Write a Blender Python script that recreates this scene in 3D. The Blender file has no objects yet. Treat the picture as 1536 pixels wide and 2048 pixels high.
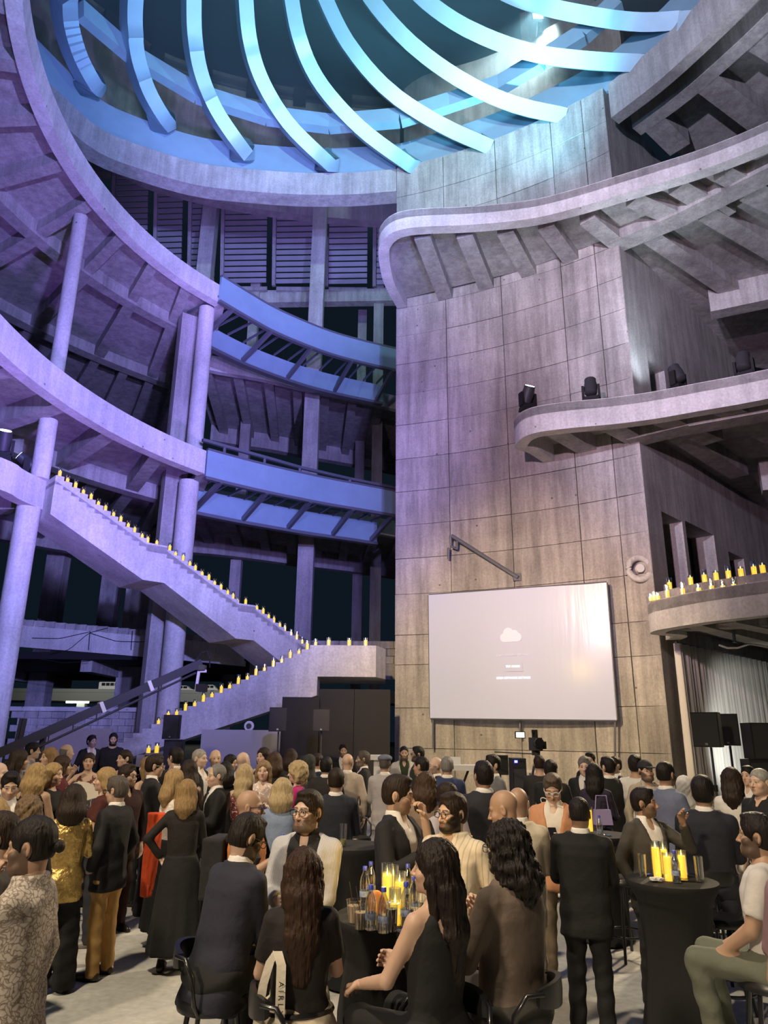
import bpy, math, random
import numpy as np
from mathutils import Vector, Matrix, Euler
rnd = random.Random(7)
SC = bpy.context.scene
COL = SC.collection
R = math.radians
# ------------------------------------------------------------------ camera
F, PITCH, ROLL, EYE = 1430.0, R(17.0), R(0.5), 2.15
_r0 = np.array([1., 0, 0]); _f = np.array([0, math.cos(PITCH), math.sin(PITCH)]); _u0 = np.array([0, -math.sin(PITCH), math.cos(PITCH)])
_r = _r0*math.cos(ROLL) + _u0*math.sin(ROLL); _u = _u0*math.cos(ROLL) - _r0*math.sin(ROLL)
cd = bpy.data.cameras.new('camera'); cam = bpy.data.objects.new('camera', cd); COL.objects.link(cam)
cd.sensor_fit = 'VERTICAL'; cd.sensor_height = 36; cd.lens = 36*F/2048; cd.clip_end = 500
cam.matrix_world = Matrix(((_r[0], _u[0], -_f[0], 0), (_r[1], _u[1], -_f[1], 0), (_r[2], _u[2], -_f[2], EYE), (0, 0, 0, 1)))
SC.camera = cam
def ray(x, y):
    return _r*((x-768)/F) + _u*((1024-y)/F) + _f
def atz(x, y, Z):
    d = ray(x, y); return d*((Z-EYE)/d[2]) + np.array([0, 0, EYE])
def atd(x, y, D):
    d = ray(x, y); return d*(D/d[1]) + np.array([0, 0, EYE])
# ------------------------------------------------------------------ sky, light, exposure
w = bpy.data.worlds.new('night'); SC.world = w; w.use_nodes = True
w.node_tree.nodes['Background'].inputs[0].default_value = (0.30, 0.60, 1.0, 1)
w.node_tree.nodes['Background'].inputs[1].default_value = 0.014
SC.view_settings.view_transform = 'Standard'; SC.view_settings.look = 'None'
SC.view_settings.exposure = 0.0; SC.view_settings.gamma = 1.0; SC.view_settings.use_curve_mapping = False
def spot(name, loc, to, col, power, size=60, blend=.8, rad=.3):
    l = bpy.data.lights.new(name, 'SPOT'); l.color = col; l.energy = power
    l.spot_size = R(size); l.spot_blend = blend; l.shadow_soft_size = rad
    o = bpy.data.objects.new(name, l); COL.objects.link(o); o.location = loc
    o.rotation_euler = (Vector(to)-Vector(loc)).to_track_quat('-Z', 'Y').to_euler()
    return o
VIO = (0.33, 0.33, 1.0); CYA = (0.25, 0.75, 1.0); LAV = (0.78, 0.74, 1.0); WARM = (1.0, 0.74, 0.42); PINK = (0.95, 0.62, 0.85)
spot('violet_wash', (5, -3, 7), (-11, 24, 16), VIO, 43000, 62)
spot('violet_wash_low', (1, 2, 9), (-9, 27, 8), (0.36, 0.34, 1.0), 9500, 56)
spot('violet_wash_back', (3, 6, 7), (-6, 34, 15), (0.42, 0.30, 1.0), 9000, 44)
spot('violet_louvre', (-2, 8, 8), (-7, 38, 32), (0.40, 0.28, 1.0), 26000, 34)
spot('lavender_wash', (-8, -6, 13), (7, 20, 24), LAV, 44000, 42, .9)
spot('lavender_balcony', (-9, -3, 12), (11, 21, 13), LAV, 26000, 26, .7)
spot('roof_fill', (9.5, 19.3, 20.9), (16, 15, 27), (.72, .80, 1.0), 900, 110, 1)  # added fill in place of light bounced onto the roof slab
spot('pink_wash', (-6, -4, 9), (6, 22, 13), PINK, 18500, 42, .9)
spot('warm_tower_wash', (-2, 11, 8.5), (5, 26, 2.2), WARM, 10500, 66, .9)
spot('cyan_dome_spot', (8, 22, 21.5), (-1, 20, 36), CYA, 20000, 95, 1)
spot('blue_dome_left', (-2, 10, 14), (-9, 23, 29), (.20, .24, 1.0), 4500, 46, 1)
spot('violet_uplight', (-3, 13, 3.2), (-14, 26, 20), (0.36, 0.19, 1.0), 8000, 75, 1)
spot('cyan_dome_wash', (-4, 4, 13), (-2, 24, 32), (0.28, 0.55, 1.0), 16000, 70, 1)
spot('drum_wash', (0, 9, 21), (-1, 37, 38), (0.50, 0.80, .85), 14000, 80, 1)
spot('warm_crowd_flood', (-7, -5, 9), (0, 8, 1), (1.0, 0.80, 0.56), 5200, 80, .9, .5)
spot('warm_floor_fill', (-4, 2, 15), (0.5, 7.5, 0), (1.0, 0.84, 0.60), 6500, 62, .9, .35)  # added fill that brightens the floor between the guests
spot('warm_crowd_back', (9, 17, 7.5), (0, 6, 1), (1.0, 0.80, 0.52), 5500, 100, .9, .4)
# ------------------------------------------------------------------ helpers
class MB:
    def __init__(s): s.v = []; s.f = []
    def add(s, v, f):
        n = len(s.v); s.v += [tuple(map(float, p)) for p in v]; s.f += [tuple(i+n for i in q) for q in f]; return s
    def hexa(s, p):   # 8 corners: bottom loop 0-3, top loop 4-7
        return s.add(p, [(3, 2, 1, 0), (4, 5, 6, 7), (0, 1, 5, 4), (1, 2, 6, 5), (2, 3, 7, 6), (3, 0, 4, 7)])
    def box(s, c, d, rz=0, taper=1):
        x, y, z = d[0]/2, d[1]/2, d[2]/2; cs, sn = math.cos(rz), math.sin(rz); P = []
        for zz, t in ((-z, 1), (z, taper)):
            for a, b in ((-x, -y), (x, -y), (x, y), (-x, y)):
                a *= t; b *= t; P.append((c[0]+a*cs-b*sn, c[1]+a*sn+b*cs, c[2]+zz))
        return s.hexa(P)
    def bar(s, a, b, w, h, up=(0, 0, 1)):   # box from a to b, w sideways, h along up
        a = Vector(a); b = Vector(b); d = (b-a).normalized(); up = Vector(up)
        if abs(d.dot(up)) > .98: up = Vector((0, 1, 0))
        sd = d.cross(up).normalized()*w/2; u = sd.cross(d).normalized()*h/2
        return s.hexa([a-sd-u, a+sd-u, b+sd-u, b-sd-u, a-sd+u, a+sd+u, b+sd+u, b-sd+u])
    def tube(s, pts, r, n=8, closed=False, flat=1.0):
        pts = [Vector(p) for p in pts]; m = len(pts); rs = r if hasattr(r, '__len__') else [r]*m; V = []
        for i, p in enumerate(pts):
            if closed: d = (pts[(i+1) % m]-pts[i-1])
            else: d = pts[min(i+1, m-1)]-pts[max(i-1, 0)]
            d = d.normalized(); a = d.cross(Vector((0, 0, 1)))
            if a.length < .05: a = d.cross(Vector((0, 1, 0)))
            a.normalize(); b = a.cross(d)
            for k in range(n):
                t = 2*math.pi*k/n; V.append(p+a*math.cos(t)*rs[i]+b*math.sin(t)*rs[i]*flat)
        Fc = []
        for i in range(m if closed else m-1):
            j = (i+1) % m
            for k in range(n): Fc.append((i*n+k, i*n+(k+1) % n, j*n+(k+1) % n, j*n+k))
        if not closed: Fc += [tuple(range(n))[::-1], tuple((m-1)*n+k for k in range(n))]
        return s.add(V, Fc)
    def lathe(s, prof, n=20, c=(0, 0, 0), caps=True):
        V = []; m = len(prof)
        for r_, z in prof:
            for k in range(n):
                t = 2*math.pi*k/n; V.append((c[0]+r_*math.cos(t), c[1]+r_*math.sin(t), c[2]+z))
        Fc = [(i*n+k, i*n+(k+1) % n, (i+1)*n+(k+1) % n, (i+1)*n+k) for i in range(m-1) for k in range(n)]
        if caps: Fc += [tuple(range(n))[::-1], tuple((m-1)*n+k for k in range(n))]
        return s.add(V, Fc)
    def prism(s, poly, z0, z1):
        n = len(poly); V = [(p[0], p[1], z0) for p in poly]+[(p[0], p[1], z1) for p in poly]
        return s.add(V, [tuple(range(n))[::-1], tuple(range(n, 2*n))]+[(i, (i+1) % n, n+(i+1) % n, n+i) for i in range(n)])
    def ribbon(s, inner, outer, z0, z1):   # curved wall between two plan polylines; z0,z1 number or list
        n = len(inner); V = []
        Z0 = z0 if hasattr(z0, '__len__') else [z0]*n; Z1 = z1 if hasattr(z1, '__len__') else [z1]*n
        for i in range(n):
            a, b = inner[i], outer[i]
            V += [(a[0], a[1], Z0[i]), (b[0], b[1], Z0[i]), (b[0], b[1], Z1[i]), (a[0], a[1], Z1[i])]
        Fc = []
        for i in range(n-1):
            for k in range(4): Fc.append((i*4+k, (i+1)*4+k, (i+1)*4+(k+1) % 4, i*4+(k+1) % 4))
        Fc += [(0, 1, 2, 3), ((n-1)*4+3, (n-1)*4+2, (n-1)*4+1, (n-1)*4)]
        return s.add(V, Fc)
def fixn(me):
    import bmesh
    bm = bmesh.new(); bm.from_mesh(me); bmesh.ops.recalc_face_normals(bm, faces=bm.faces); bm.to_mesh(me); bm.free()
def obj(name, mb, mat, parent=None, smooth=False, fix=True):
    me = bpy.data.meshes.new(name); V = mb.v
    if parent is not None and parent.get('_w'):
        L = parent_loc(parent); V = [(a-L[0], b-L[1], c-L[2]) for a, b, c in V]
    me.from_pydata(V, [], mb.f)
    if fix: fixn(me)
    if smooth:
        me.polygons.foreach_set('use_smooth', [True]*len(me.polygons))
        me.set_sharp_from_angle(angle=R(smooth if smooth > 1 else 40))
    if mat is not None: me.materials.append(mat)
    o = bpy.data.objects.new(name, me); COL.objects.link(o); o.parent = parent
    return o
def parent_loc(p):
    L = Vector((0, 0, 0))
    while p is not None: L += p.location; p = p.parent
    return L
def tag(o, label=None, cat=None, group=None, kind=None):
    if label: o['label'] = label
    if cat: o['category'] = cat
    if group: o['group'] = group
    if kind: o['kind'] = kind
    return o
def thing(name, label, cat, loc=(0, 0, 0), rz=0, group=None, world=False):
    o = bpy.data.objects.new(name, None); COL.objects.link(o); o.location = loc; o.rotation_euler = (0, 0, rz)
    o.empty_display_size = .1
    tag(o, label, cat, group)
    if world: o['_w'] = 1
    return o
def dup(root, loc=None, rz=None, label=None, group=None, scale=None):
    r = root.copy(); COL.objects.link(r)
    if loc is not None: r.location = loc
    if rz is not None: r.rotation_euler = (0, 0, rz)
    if scale is not None: r.scale = scale
    if label: r['label'] = label
    if group: r['group'] = group
    for ch in list(root.children):
        c = ch.copy(); COL.objects.link(c); c.parent = r
        for g in ch.children:
            d = g.copy(); COL.objects.link(d); d.parent = c
    return r
ORD = 'first second third fourth fifth sixth seventh eighth ninth tenth eleventh twelfth thirteenth fourteenth fifteenth sixteenth seventeenth eighteenth nineteenth twentieth'.split()
TEN = {20: 'twenty', 30: 'thirty', 40: 'forty', 50: 'fifty', 60: 'sixty'}
def ordinal(n):
    if n <= 20: return ORD[n-1]
    t, u = n//10*10, n % 10
    return TEN[t]+'-'+ORD[u-1] if u else TEN[t][:-1]+'ieth'
# ------------------------------------------------------------------ materials
MATS = {}
def mat(name, col, rough=.7, metal=0, emit=None, es=1, bump=0, bscale=40, var=0, vscale=3, coat=0, spec=.5, alpha=None, stretch=None, rand=0):
    if name in MATS: return MATS[name]
    m = bpy.data.materials.new(name); m.use_nodes = True; nt = m.node_tree; b = nt.nodes['Principled BSDF']
    b.inputs['Base Color'].default_value = (*col, 1); b.inputs['Roughness'].default_value = rough; b.inputs['Metallic'].default_value = metal
    b.inputs['Specular IOR Level'].default_value = spec
    if coat: b.inputs['Coat Weight'].default_value = coat
    if emit: b.inputs['Emission Color'].default_value = (*emit, 1); b.inputs['Emission Strength'].default_value = es
    if bump or var or rand:
        tc = nt.nodes.new('ShaderNodeTexCoord'); mp = nt.nodes.new('ShaderNodeMapping'); nt.links.new(tc.outputs['Object'], mp.inputs[0])
        if stretch: mp.inputs['Scale'].default_value = stretch
    if var or rand:
        cur = None
        if var:
            n = nt.nodes.new('ShaderNodeTexNoise'); n.inputs['Scale'].default_value = vscale; n.inputs['Detail'].default_value = 6; n.inputs['Roughness'].default_value = .65
            nt.links.new(mp.outputs[0], n.inputs['Vector'])
            mr = nt.nodes.new('ShaderNodeMapRange'); mr.inputs[1].default_value = .3; mr.inputs[2].default_value = .7; mr.inputs[3].default_value = 1-var; mr.inputs[4].default_value = 1+var*.6
            nt.links.new(n.outputs[0], mr.inputs[0]); cur = mr.outputs[0]
        if rand:
            oi = nt.nodes.new('ShaderNodeObjectInfo'); mr2 = nt.nodes.new('ShaderNodeMapRange'); mr2.inputs[3].default_value = 1-rand; mr2.inputs[4].default_value = 1+rand
            nt.links.new(oi.outputs['Random'], mr2.inputs[0])
            if cur is not None:
                mm = nt.nodes.new('ShaderNodeMath'); mm.operation = 'MULTIPLY'; nt.links.new(cur, mm.inputs[0]); nt.links.new(mr2.outputs[0], mm.inputs[1]); cur = mm.outputs[0]
            else: cur = mr2.outputs[0]
        mx = nt.nodes.new('ShaderNodeVectorMath'); mx.operation = 'SCALE'; mx.inputs[0].default_value = col
        nt.links.new(cur, mx.inputs['Scale']); nt.links.new(mx.outputs[0], b.inputs['Base Color'])
    if bump:
        n = nt.nodes.new('ShaderNodeTexNoise'); n.inputs['Scale'].default_value = bscale; n.inputs['Detail'].default_value = 4
        nt.links.new(mp.outputs[0], n.inputs['Vector'])
        bp = nt.nodes.new('ShaderNodeBump'); bp.inputs['Strength'].default_value = bump; bp.inputs['Distance'].default_value = .02
        nt.links.new(n.outputs[0], bp.inputs['Height']); nt.links.new(bp.outputs[0], b.inputs['Normal'])
    MATS[name] = m; return m
def concrete(name, col, dots=False, rand=0, streak=.30):
    """cast concrete: cloudy tone, vertical weather streaks, tie holes on a grid, fine relief"""
    if name in MATS: return MATS[name]
    m = mat(name, col, .88, bump=.13, bscale=9, var=.26, vscale=.55, rand=rand); nt = m.node_tree; b = nt.nodes['Principled BSDF']
    src = b.inputs['Base Color'].links[0].from_socket
    tc = nt.nodes.new('ShaderNodeTexCoord'); mp = nt.nodes.new('ShaderNodeMapping'); mp.inputs['Scale'].default_value = (2.6, 2.6, .22)
    nt.links.new(tc.outputs['Object'], mp.inputs[0])
    n = nt.nodes.new('ShaderNodeTexNoise'); n.inputs['Scale'].default_value = 1.0; n.inputs['Detail'].default_value = 8; n.inputs['Roughness'].default_value = .7
    nt.links.new(mp.outputs[0], n.inputs['Vector'])
    mr = nt.nodes.new('ShaderNodeMapRange'); mr.inputs[1].default_value = .36; mr.inputs[2].default_value = .62; mr.inputs[3].default_value = 1-streak; mr.inputs[4].default_value = 1.08
    nt.links.new(n.outputs[0], mr.inputs[0])
    sc = nt.nodes.new('ShaderNodeVectorMath'); sc.operation = 'SCALE'; nt.links.new(src, sc.inputs[0]); nt.links.new(mr.outputs[0], sc.inputs['Scale'])
    n2 = nt.nodes.new('ShaderNodeTexNoise'); n2.inputs['Scale'].default_value = 14; n2.inputs['Detail'].default_value = 3
    nt.links.new(tc.outputs['Object'], n2.inputs['Vector'])
    mr2 = nt.nodes.new('ShaderNodeMapRange'); mr2.inputs[1].default_value = .3; mr2.inputs[2].default_value = .7; mr2.inputs[3].default_value = .86; mr2.inputs[4].default_value = 1.1
    nt.links.new(n2.outputs[0], mr2.inputs[0])
    sc2 = nt.nodes.new('ShaderNodeVectorMath'); sc2.operation = 'SCALE'; nt.links.new(sc.outputs[0], sc2.inputs[0]); nt.links.new(mr2.outputs[0], sc2.inputs['Scale'])
    last = sc2.outputs[0]
    if dots:
        v = nt.nodes.new('ShaderNodeTexVoronoi'); v.inputs['Scale'].default_value = 1.5; v.inputs['Randomness'].default_value = .45
        nt.links.new(tc.outputs['Object'], v.inputs['Vector'])
        mr3 = nt.nodes.new('ShaderNodeMapRange'); mr3.inputs[1].default_value = .045; mr3.inputs[2].default_value = .065; mr3.inputs[3].default_value = .35; mr3.inputs[4].default_value = 1
        nt.links.new(v.outputs['Distance'], mr3.inputs[0])
        sc3 = nt.nodes.new('ShaderNodeVectorMath'); sc3.operation = 'SCALE'; nt.links.new(last, sc3.inputs[0]); nt.links.new(mr3.outputs[0], sc3.inputs['Scale']); last = sc3.outputs[0]
    nt.links.new(last, b.inputs['Base Color'])
    return m
def glassy(name, col=(.9, .95, 1), a=.82, rough=.05):
    if name in MATS: return MATS[name]
    m = bpy.data.materials.new(name); m.use_nodes = True; nt = m.node_tree
    for n in list(nt.nodes): nt.nodes.remove(n)
    out = nt.nodes.new('ShaderNodeOutputMaterial'); tr = nt.nodes.new('ShaderNodeBsdfTransparent'); gl = nt.nodes.new('ShaderNodeBsdfGlossy')
    tr.inputs[0].default_value = (*col, 1); gl.inputs[0].default_value = (1, 1, 1, 1); gl.inputs['Roughness'].default_value = rough
    lw = nt.nodes.new('ShaderNodeLayerWeight'); lw.inputs[0].default_value = .35
    mr = nt.nodes.new('ShaderNodeMapRange'); mr.inputs[3].default_value = 1-a; mr.inputs[4].default_value = .75
    nt.links.new(lw.outputs['Facing'], mr.inputs[0])
    mx = nt.nodes.new('ShaderNodeMixShader'); nt.links.new(mr.outputs[0], mx.inputs[0]); nt.links.new(tr.outputs[0], mx.inputs[1]); nt.links.new(gl.outputs[0], mx.inputs[2])
    nt.links.new(mx.outputs[0], out.inputs[0]); MATS[name] = m; return m
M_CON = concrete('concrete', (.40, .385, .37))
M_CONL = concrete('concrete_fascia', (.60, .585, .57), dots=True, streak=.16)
M_CONP = concrete('concrete_panel', (.41, .385, .36), dots=True, rand=.10, streak=.40)
M_CONJ = concrete('concrete_joint', (.22, .205, .19))
M_CONF = concrete('concrete_floor', (.50, .49, .45), streak=.05)
M_CMU = concrete('concrete_block', (.45, .43, .42), rand=.12)
M_STEEL = mat('steel_blue_paint', (.27, .41, .50), .45, .2, var=.10, vscale=1.2)
M_STEELD = mat('steel_dark', (.16, .17, .20), .5, .5)
M_LOUV = mat('louvre_slat', (.30, .29, .31), .5, .3, var=.15, vscale=.6)
M_BLACK = mat('black_matte', (.006, .006, .0065), .75, bump=.1, bscale=60)
M_BLKG = mat('black_gloss', (.010, .010, .012), .28, coat=.3)
M_DARK = mat('dark_grey_plastic', (.035, .035, .04), .5)
M_WHITE = mat('white_paint', (.75, .74, .74), .5)
M_METAL = mat('chrome_metal', (.55, .55, .58), .25, 1)
M_CLOTH = mat('black_stretch_cloth', (.010, .0095, .010), .9, bump=.25, bscale=7, stretch=(9, 9, .4))
M_WOODP = mat('plywood_board', (.40, .33, .27), .8, var=.15, vscale=1.2)
def circfit(pts):
    pts = np.asarray(pts)[:, :2]; A = np.c_[2*pts, np.ones(len(pts))]; b = (pts**2).sum(1)
    s = np.linalg.lstsq(A, b, rcond=None)[0]; return s[:2], math.sqrt(s[2]+s[0]**2+s[1]**2)
def spl(P, n):
    """evenly spaced points on a Catmull-Rom curve through plan points P"""
    P = [np.asarray(p[:2], float) for p in P]; Q = [2*P[0]-P[1]]+P+[2*P[-1]-P[-2]]; out = []
    for i in range(1, len(Q)-2):
        p0, p1, p2, p3 = Q[i-1:i+3]
        for k in range(12):
            t = k/12; out.append(.5*((2*p1)+(p2-p0)*t+(2*p0-5*p1+4*p2-p3)*t*t+(3*p1-p0-3*p2+p3)*t**3))
    out.append(P[-1]); out = np.array(out)
    L = np.r_[0, np.cumsum(np.hypot(*np.diff(out, axis=0).T))]; s = np.linspace(0, L[-1], n)
    return np.c_[np.interp(s, L, out[:, 0]), np.interp(s, L, out[:, 1])]
def arc(c, r, a0, a1, n):
    t = np.linspace(a0, a1, n); return np.c_[c[0]+r*np.cos(t), c[1]+r*np.sin(t)]
def normals(P, sign=1):
    d = np.gradient(P, axis=0); d /= np.hypot(d[:, 0], d[:, 1])[:, None]
    return np.c_[-d[:, 1], d[:, 0]]*sign
# ================================================================== the setting
mb = MB(); mb.box((0, 14, -.15), (64, 60, .3)); tag(obj('floor', mb, M_CONF), kind='structure')
Z3T, Z3B, Z2T, Z2B, Z1T, Z1B, ZTOP = 20.5, 19.7, 12.65, 11.7, 5.8, 4.95, 27.3
# --- tower with the screen: concave wall of cast panels
TW = [atz(x, y, ZTOP) for x, y in [(793, 335), (876, 318), (960, 290), (1040, 255), (1130, 215), (1215, 172)]]
TC, TR = circfit(TW)
ta0 = math.atan2(TW[0][1]-TC[1], TW[0][0]-TC[0]); 
pr = atz(1290, 1005, 9.)  # right edge azimuth
k = pr[0]/pr[1]
best = min(np.linspace(ta0, ta0-.8, 400), key=lambda a: abs((TC[0]+TR*math.cos(a))/(TC[1]+TR*math.sin(a))-k)); ta1 = best
TOWL = arc(TC, TR, ta0, ta0, 1)[0]; TOWR = arc(TC, TR, ta1, ta1, 1)[0]
mb = MB(); mb.ribbon(arc(TC, TR+.06, ta0, ta1, 24), arc(TC, TR+.9, ta0, ta1, 24), 0, ZTOP)
tower = tag(obj('wall_tower', mb, M_CONJ), kind='structure')
rows = [0, 1.55, 2.95, 4.5, 5.6, 7.15, 8.55, 9.9, 11.3, 12.7, 14.2, 15.6, 17.0, 18.35, 19.75, 21.2, 22.6, 24.1, 25.6, ZTOP]
cols = [0, .235, .49, .755, .90, 1]
for i in range(len(rows)-1):
    for j in range(len(cols)-1):
        a = ta0+(ta1-ta0)*cols[j]-.0007; b = ta0+(ta1-ta0)*cols[j+1]+.0007
        mb = MB(); o_ = rnd.uniform(0, .035)
        mb.ribbon(arc(TC, TR-o_, a, b, 6), arc(TC, TR+.08, a, b, 6), rows[i]+.010, rows[i+1]-.010)
        obj('panel', mb, M_CONP, tower, smooth=30)
# side wall running back from the tower's right edge, with openings
SD = np.array([.70, .714]); SN = np.array([.714, -.70])   # along, outward (towards the right front)
def sidep(s, off=0): return TOWR+SD*s+SN*off
def sidewall_piece(mb, s0, s1, z0, z1, t=.9):
    p = [sidep(s0), sidep(s0, -t), sidep(s1, -t), sidep(s1)]
    mb.prism(p, z0, z1)
def s_at(x, y):
    d = ray(x, y); k_ = d[0]/d[1]; return float((k_*TOWR[1]-TOWR[0])/(SD[0]-k_*SD[1]))
q_ = [s_at(1298, 740), s_at(1328, 740), s_at(1332, 1110), s_at(1372, 1110), s_at(1379, 1120), s_at(1434, 1120), s_at(1460, 1130), s_at(1489, 1130)]
ops = [(q_[0], q_[1], 12.7, 15.6), (q_[2], q_[3], 5.8, 9.5), (q_[4], q_[5], 5.8, 9.6), (q_[6], q_[7], 5.8, 9.2)]
side = tag(obj('wall_side', MB().prism([sidep(0, -.92), sidep(0, -1.7), sidep(22, -1.7), sidep(22, -.92)], 0, ZTOP), M_BLACK), kind='structure')  # black backing puts the darkness of the openings into its colour
def sw(s0, s1, z0, z1):
    mb = MB(); sidewall_piece(mb, s0, s1, z0, z1); obj('panel', mb, M_CON, side)
cuts = sorted(set([0., 22.]+q_))
for a, b in zip(cuts[:-1], cuts[1:]):
    if b-a < .02: continue
    hs = sorted((z0, z1) for (u0, u1, z0, z1) in ops if u0 < (a+b)/2 < u1); z = 0
    for z0, z1 in hs+[(ZTOP, ZTOP)]:
        if z0 > z+.01: sw(a, b, z, z0)
        z = z1

def slab(label, P, N, Zt, Zb, W, name='balcony_slab', fh=.42, ribs=(), beams=(), deck=True, fmat=None, seg=None, deckN=None):
    """cantilever floor: fascia along plan edge P, deck W deep along N, downstand ribs and ring beams"""
    t = thing(name, label, 'balcony', (float(P[len(P)//2][0]), float(P[len(P)//2][1]), Zb), world=True)
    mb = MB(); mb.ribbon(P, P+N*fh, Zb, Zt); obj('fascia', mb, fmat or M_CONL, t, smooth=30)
    DN = N if deckN is None else deckN
    if deck:
        mb = MB(); mb.ribbon(P+N*.2, P+DN*W, Zt-.3, Zt-.02); obj('deck', mb, M_CON, t, smooth=30)
    for (i, o0, o1, wd, dz) in ribs:   # fractional index, offsets, width, bottom lift
        f = i*(len(P)-1); a = int(min(f, len(P)-2)); q = f-a
        p = P[a]*(1-q)+P[a+1]*q; n = DN[a]*(1-q)+DN[a+1]*q; n = n/np.hypot(*n)
        zc0, zc1 = Zb+dz+.02, Zt-.25
        A = p+n*o0; B = p+n*o1
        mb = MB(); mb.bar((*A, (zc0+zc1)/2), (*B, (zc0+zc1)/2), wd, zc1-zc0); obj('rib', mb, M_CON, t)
    for (o, wd, dz, i0, i1) in beams:
        a = int(i0*(len(P)-1)); b = int(i1*(len(P)-1))+1
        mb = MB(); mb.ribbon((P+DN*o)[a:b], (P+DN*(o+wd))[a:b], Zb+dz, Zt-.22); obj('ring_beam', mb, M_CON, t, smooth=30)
    return t
# --- left balconies C (upper) and B (middle): circular edges
PC = [atz(x, y, Z3T) for x, y in [(62, 0), (80, 110), (130, 250), (200, 360), (260, 430), (345, 500), (442, 574)]]
cc, cr = circfit(PC)
a_end = math.atan2(PC[-1][1]-cc[1], PC[-1][0]-cc[0]); a_st = math.atan2(PC[0][1]-cc[1], PC[0][0]-cc[0]) % (2*math.pi)+.55
EC = arc(cc, cr, a_st, a_end, 60); NC = (EC-cc)/cr
nr = 13
ribsC = [(i/(nr-1), .3, 3.6, .42, .1) for i in range(nr)]+[(i/(2*nr-2), 3.9, 9.2, .5, .0) for i in range(0, 2*nr-1, 2)]+[(i/(2*nr-2), 9.6, 17.5, .45, .05) for i in range(2*nr-1)]
def bent(N, t):
    n = len(N); q = np.clip((np.arange(n)/(n-1)-.35)/.65, 0, 1)[:, None]**1.3; M_ = N*(1-q)+np.array([-.35, .937])*q
    return M_/np.hypot(M_[:, 0], M_[:, 1])[:, None]
slab('upper curved balcony on the left with purple lit coffered underside', EC, NC, Z3T, Z3B-.05, 18, deckN=bent(NC, 0), ribs=ribsC, beams=[(3.5, .55, 0, 0, 1), (9.2, .6, 0, 0, 1), (17.4, .6, -.35, 0, 1)])
PB = [atz(x, y, Z2T) for x, y in [(0, 625), (60, 690), (125, 742), (200, 795), (300, 850), (412, 902)]]
bc, br = circfit(PB)
b_end = math.atan2(PB[-1][1]-bc[1], PB[-1][0]-bc[0]); b_st = math.atan2(PB[0][1]-bc[1], PB[0][0]-bc[0]) % (2*math.pi)+.45
EB = arc(bc, br, b_st, b_end, 60); NB = (EB-bc)/br
ribsB = [(i/8, .3, 5.0, .55, .05) for i in range(9)]+[(i/16, 5.4, 16.5, .5, .05) for i in range(17)]
slab('middle curved balcony on the left just above the stair top', EB, NB, Z2T, Z2B, 17, deckN=bent(NB, 0), ribs=ribsB, beams=[(4.9, .6, 0, 0, 1), (16.4, .6, -.35, 0, 1)])
ZA = 9.75
PA = [atz(x, y, ZA) for x, y in [(0, 914), (50, 941), (103, 968)]]
ac, ar = circfit(PA)
EA = spl([PA[0]+(PA[0]-PA[2])*1.6+np.array([-1.2, 0, 0]), PA[0], PA[1], PA[2]], 24); NA = normals(EA, 1)
if NA[0][0] > 0: NA = -NA
slab('short lower balcony at far left where the long stair arrives', EA, NA, ZA, ZA-.95, 9, ribs=[(.25, .3, 8.5, .5, .1), (.62, .3, 8.5, .5, .1), (.97, .3, 8.5, .5, .0)], beams=[(4.5, .5, .1, 0, 1)])
# --- right balconies on the tower
def rightslab(label, pts, Zt, Zb, ribs, beams, W, c=(1.2, 3.2)):
    P = spl(pts, 70); N = P-np.array(c); N /= np.hypot(N[:, 0], N[:, 1])[:, None]
    FN = normals(P, 1)
    if FN[-1][1] < 0: FN = -FN
    return slab(label, P, FN, Zt, Zb, W, ribs=ribs, beams=beams, deck=False, deckN=N), P, N
def deckpoly(parent, poly, z0, z1):
    mb = MB(); mb.prism(poly, z0, z1); obj('deck', mb, M_CON, parent)
tp = lambda L, Z: [atz(x, y, Z)[:2] for x, y in L]
e3 = [TOWL+np.array([.05, -.1]), TOWL+np.array([-.55, -2.0])]+tp([(757, 472), (764, 448), (785, 429), (815, 420), (860, 416), (950, 412), (1060, 400), (1150, 378), (1240, 350), (1330, 322), (1400, 299), (1470, 272), (1536, 243), (1640, 195)], Z3T)
r3, P3, N3 = rightslab('upper right balcony wrapping round the tower with rounded left end', e3, Z3T, Z3B, [], [], 12)
deckpoly(r3, [tuple(p) for p in P3]+[(30, 16), (30, 36), tuple(sidep(14)), tuple(TOWR), tuple(arc(TC, TR, ta1, ta0, 6)[2]), tuple(TOWL)], Z3T-.32, Z3T-.02)
def ribto(parent, a, b, w_, zb, zt, inset=.42):
    a = np.asarray(a, float); b = np.asarray(b, float); d_ = (b-a)/np.hypot(*(b-a)); a = a+d_*inset; zb = zb+rnd.uniform(.0, .09)
    mb = MB(); mb.bar((*a, (zb+zt)/2), (*b, (zb+zt)/2), w_, zt-zb); obj('rib', mb, M_CON, parent)
def edge_at(P, x):   # point on edge polyline at image column x (top edge)
    az = [p[0]/p[1] for p in P]; k_ = (x-768)/F/.85
    j = min(range(12, len(P)), key=lambda i: abs(az[i]-k_)); return P[j]
for (xw, yw), (xe, ye) in zip([(893, 607), (978, 590), (1067, 566), (1152, 532), (1245, 490)], [(840, 458), (925, 455), (1005, 450), (1085, 440), (1165, 425)]):
    ribto(r3, atz(xe, ye, Z3B)[:2]+np.array([0, .2]), atz(xw, yw, Z3B)[:2]+np.array([.1, .3]), .62, Z3B+.02, Z3T-.3)
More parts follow.
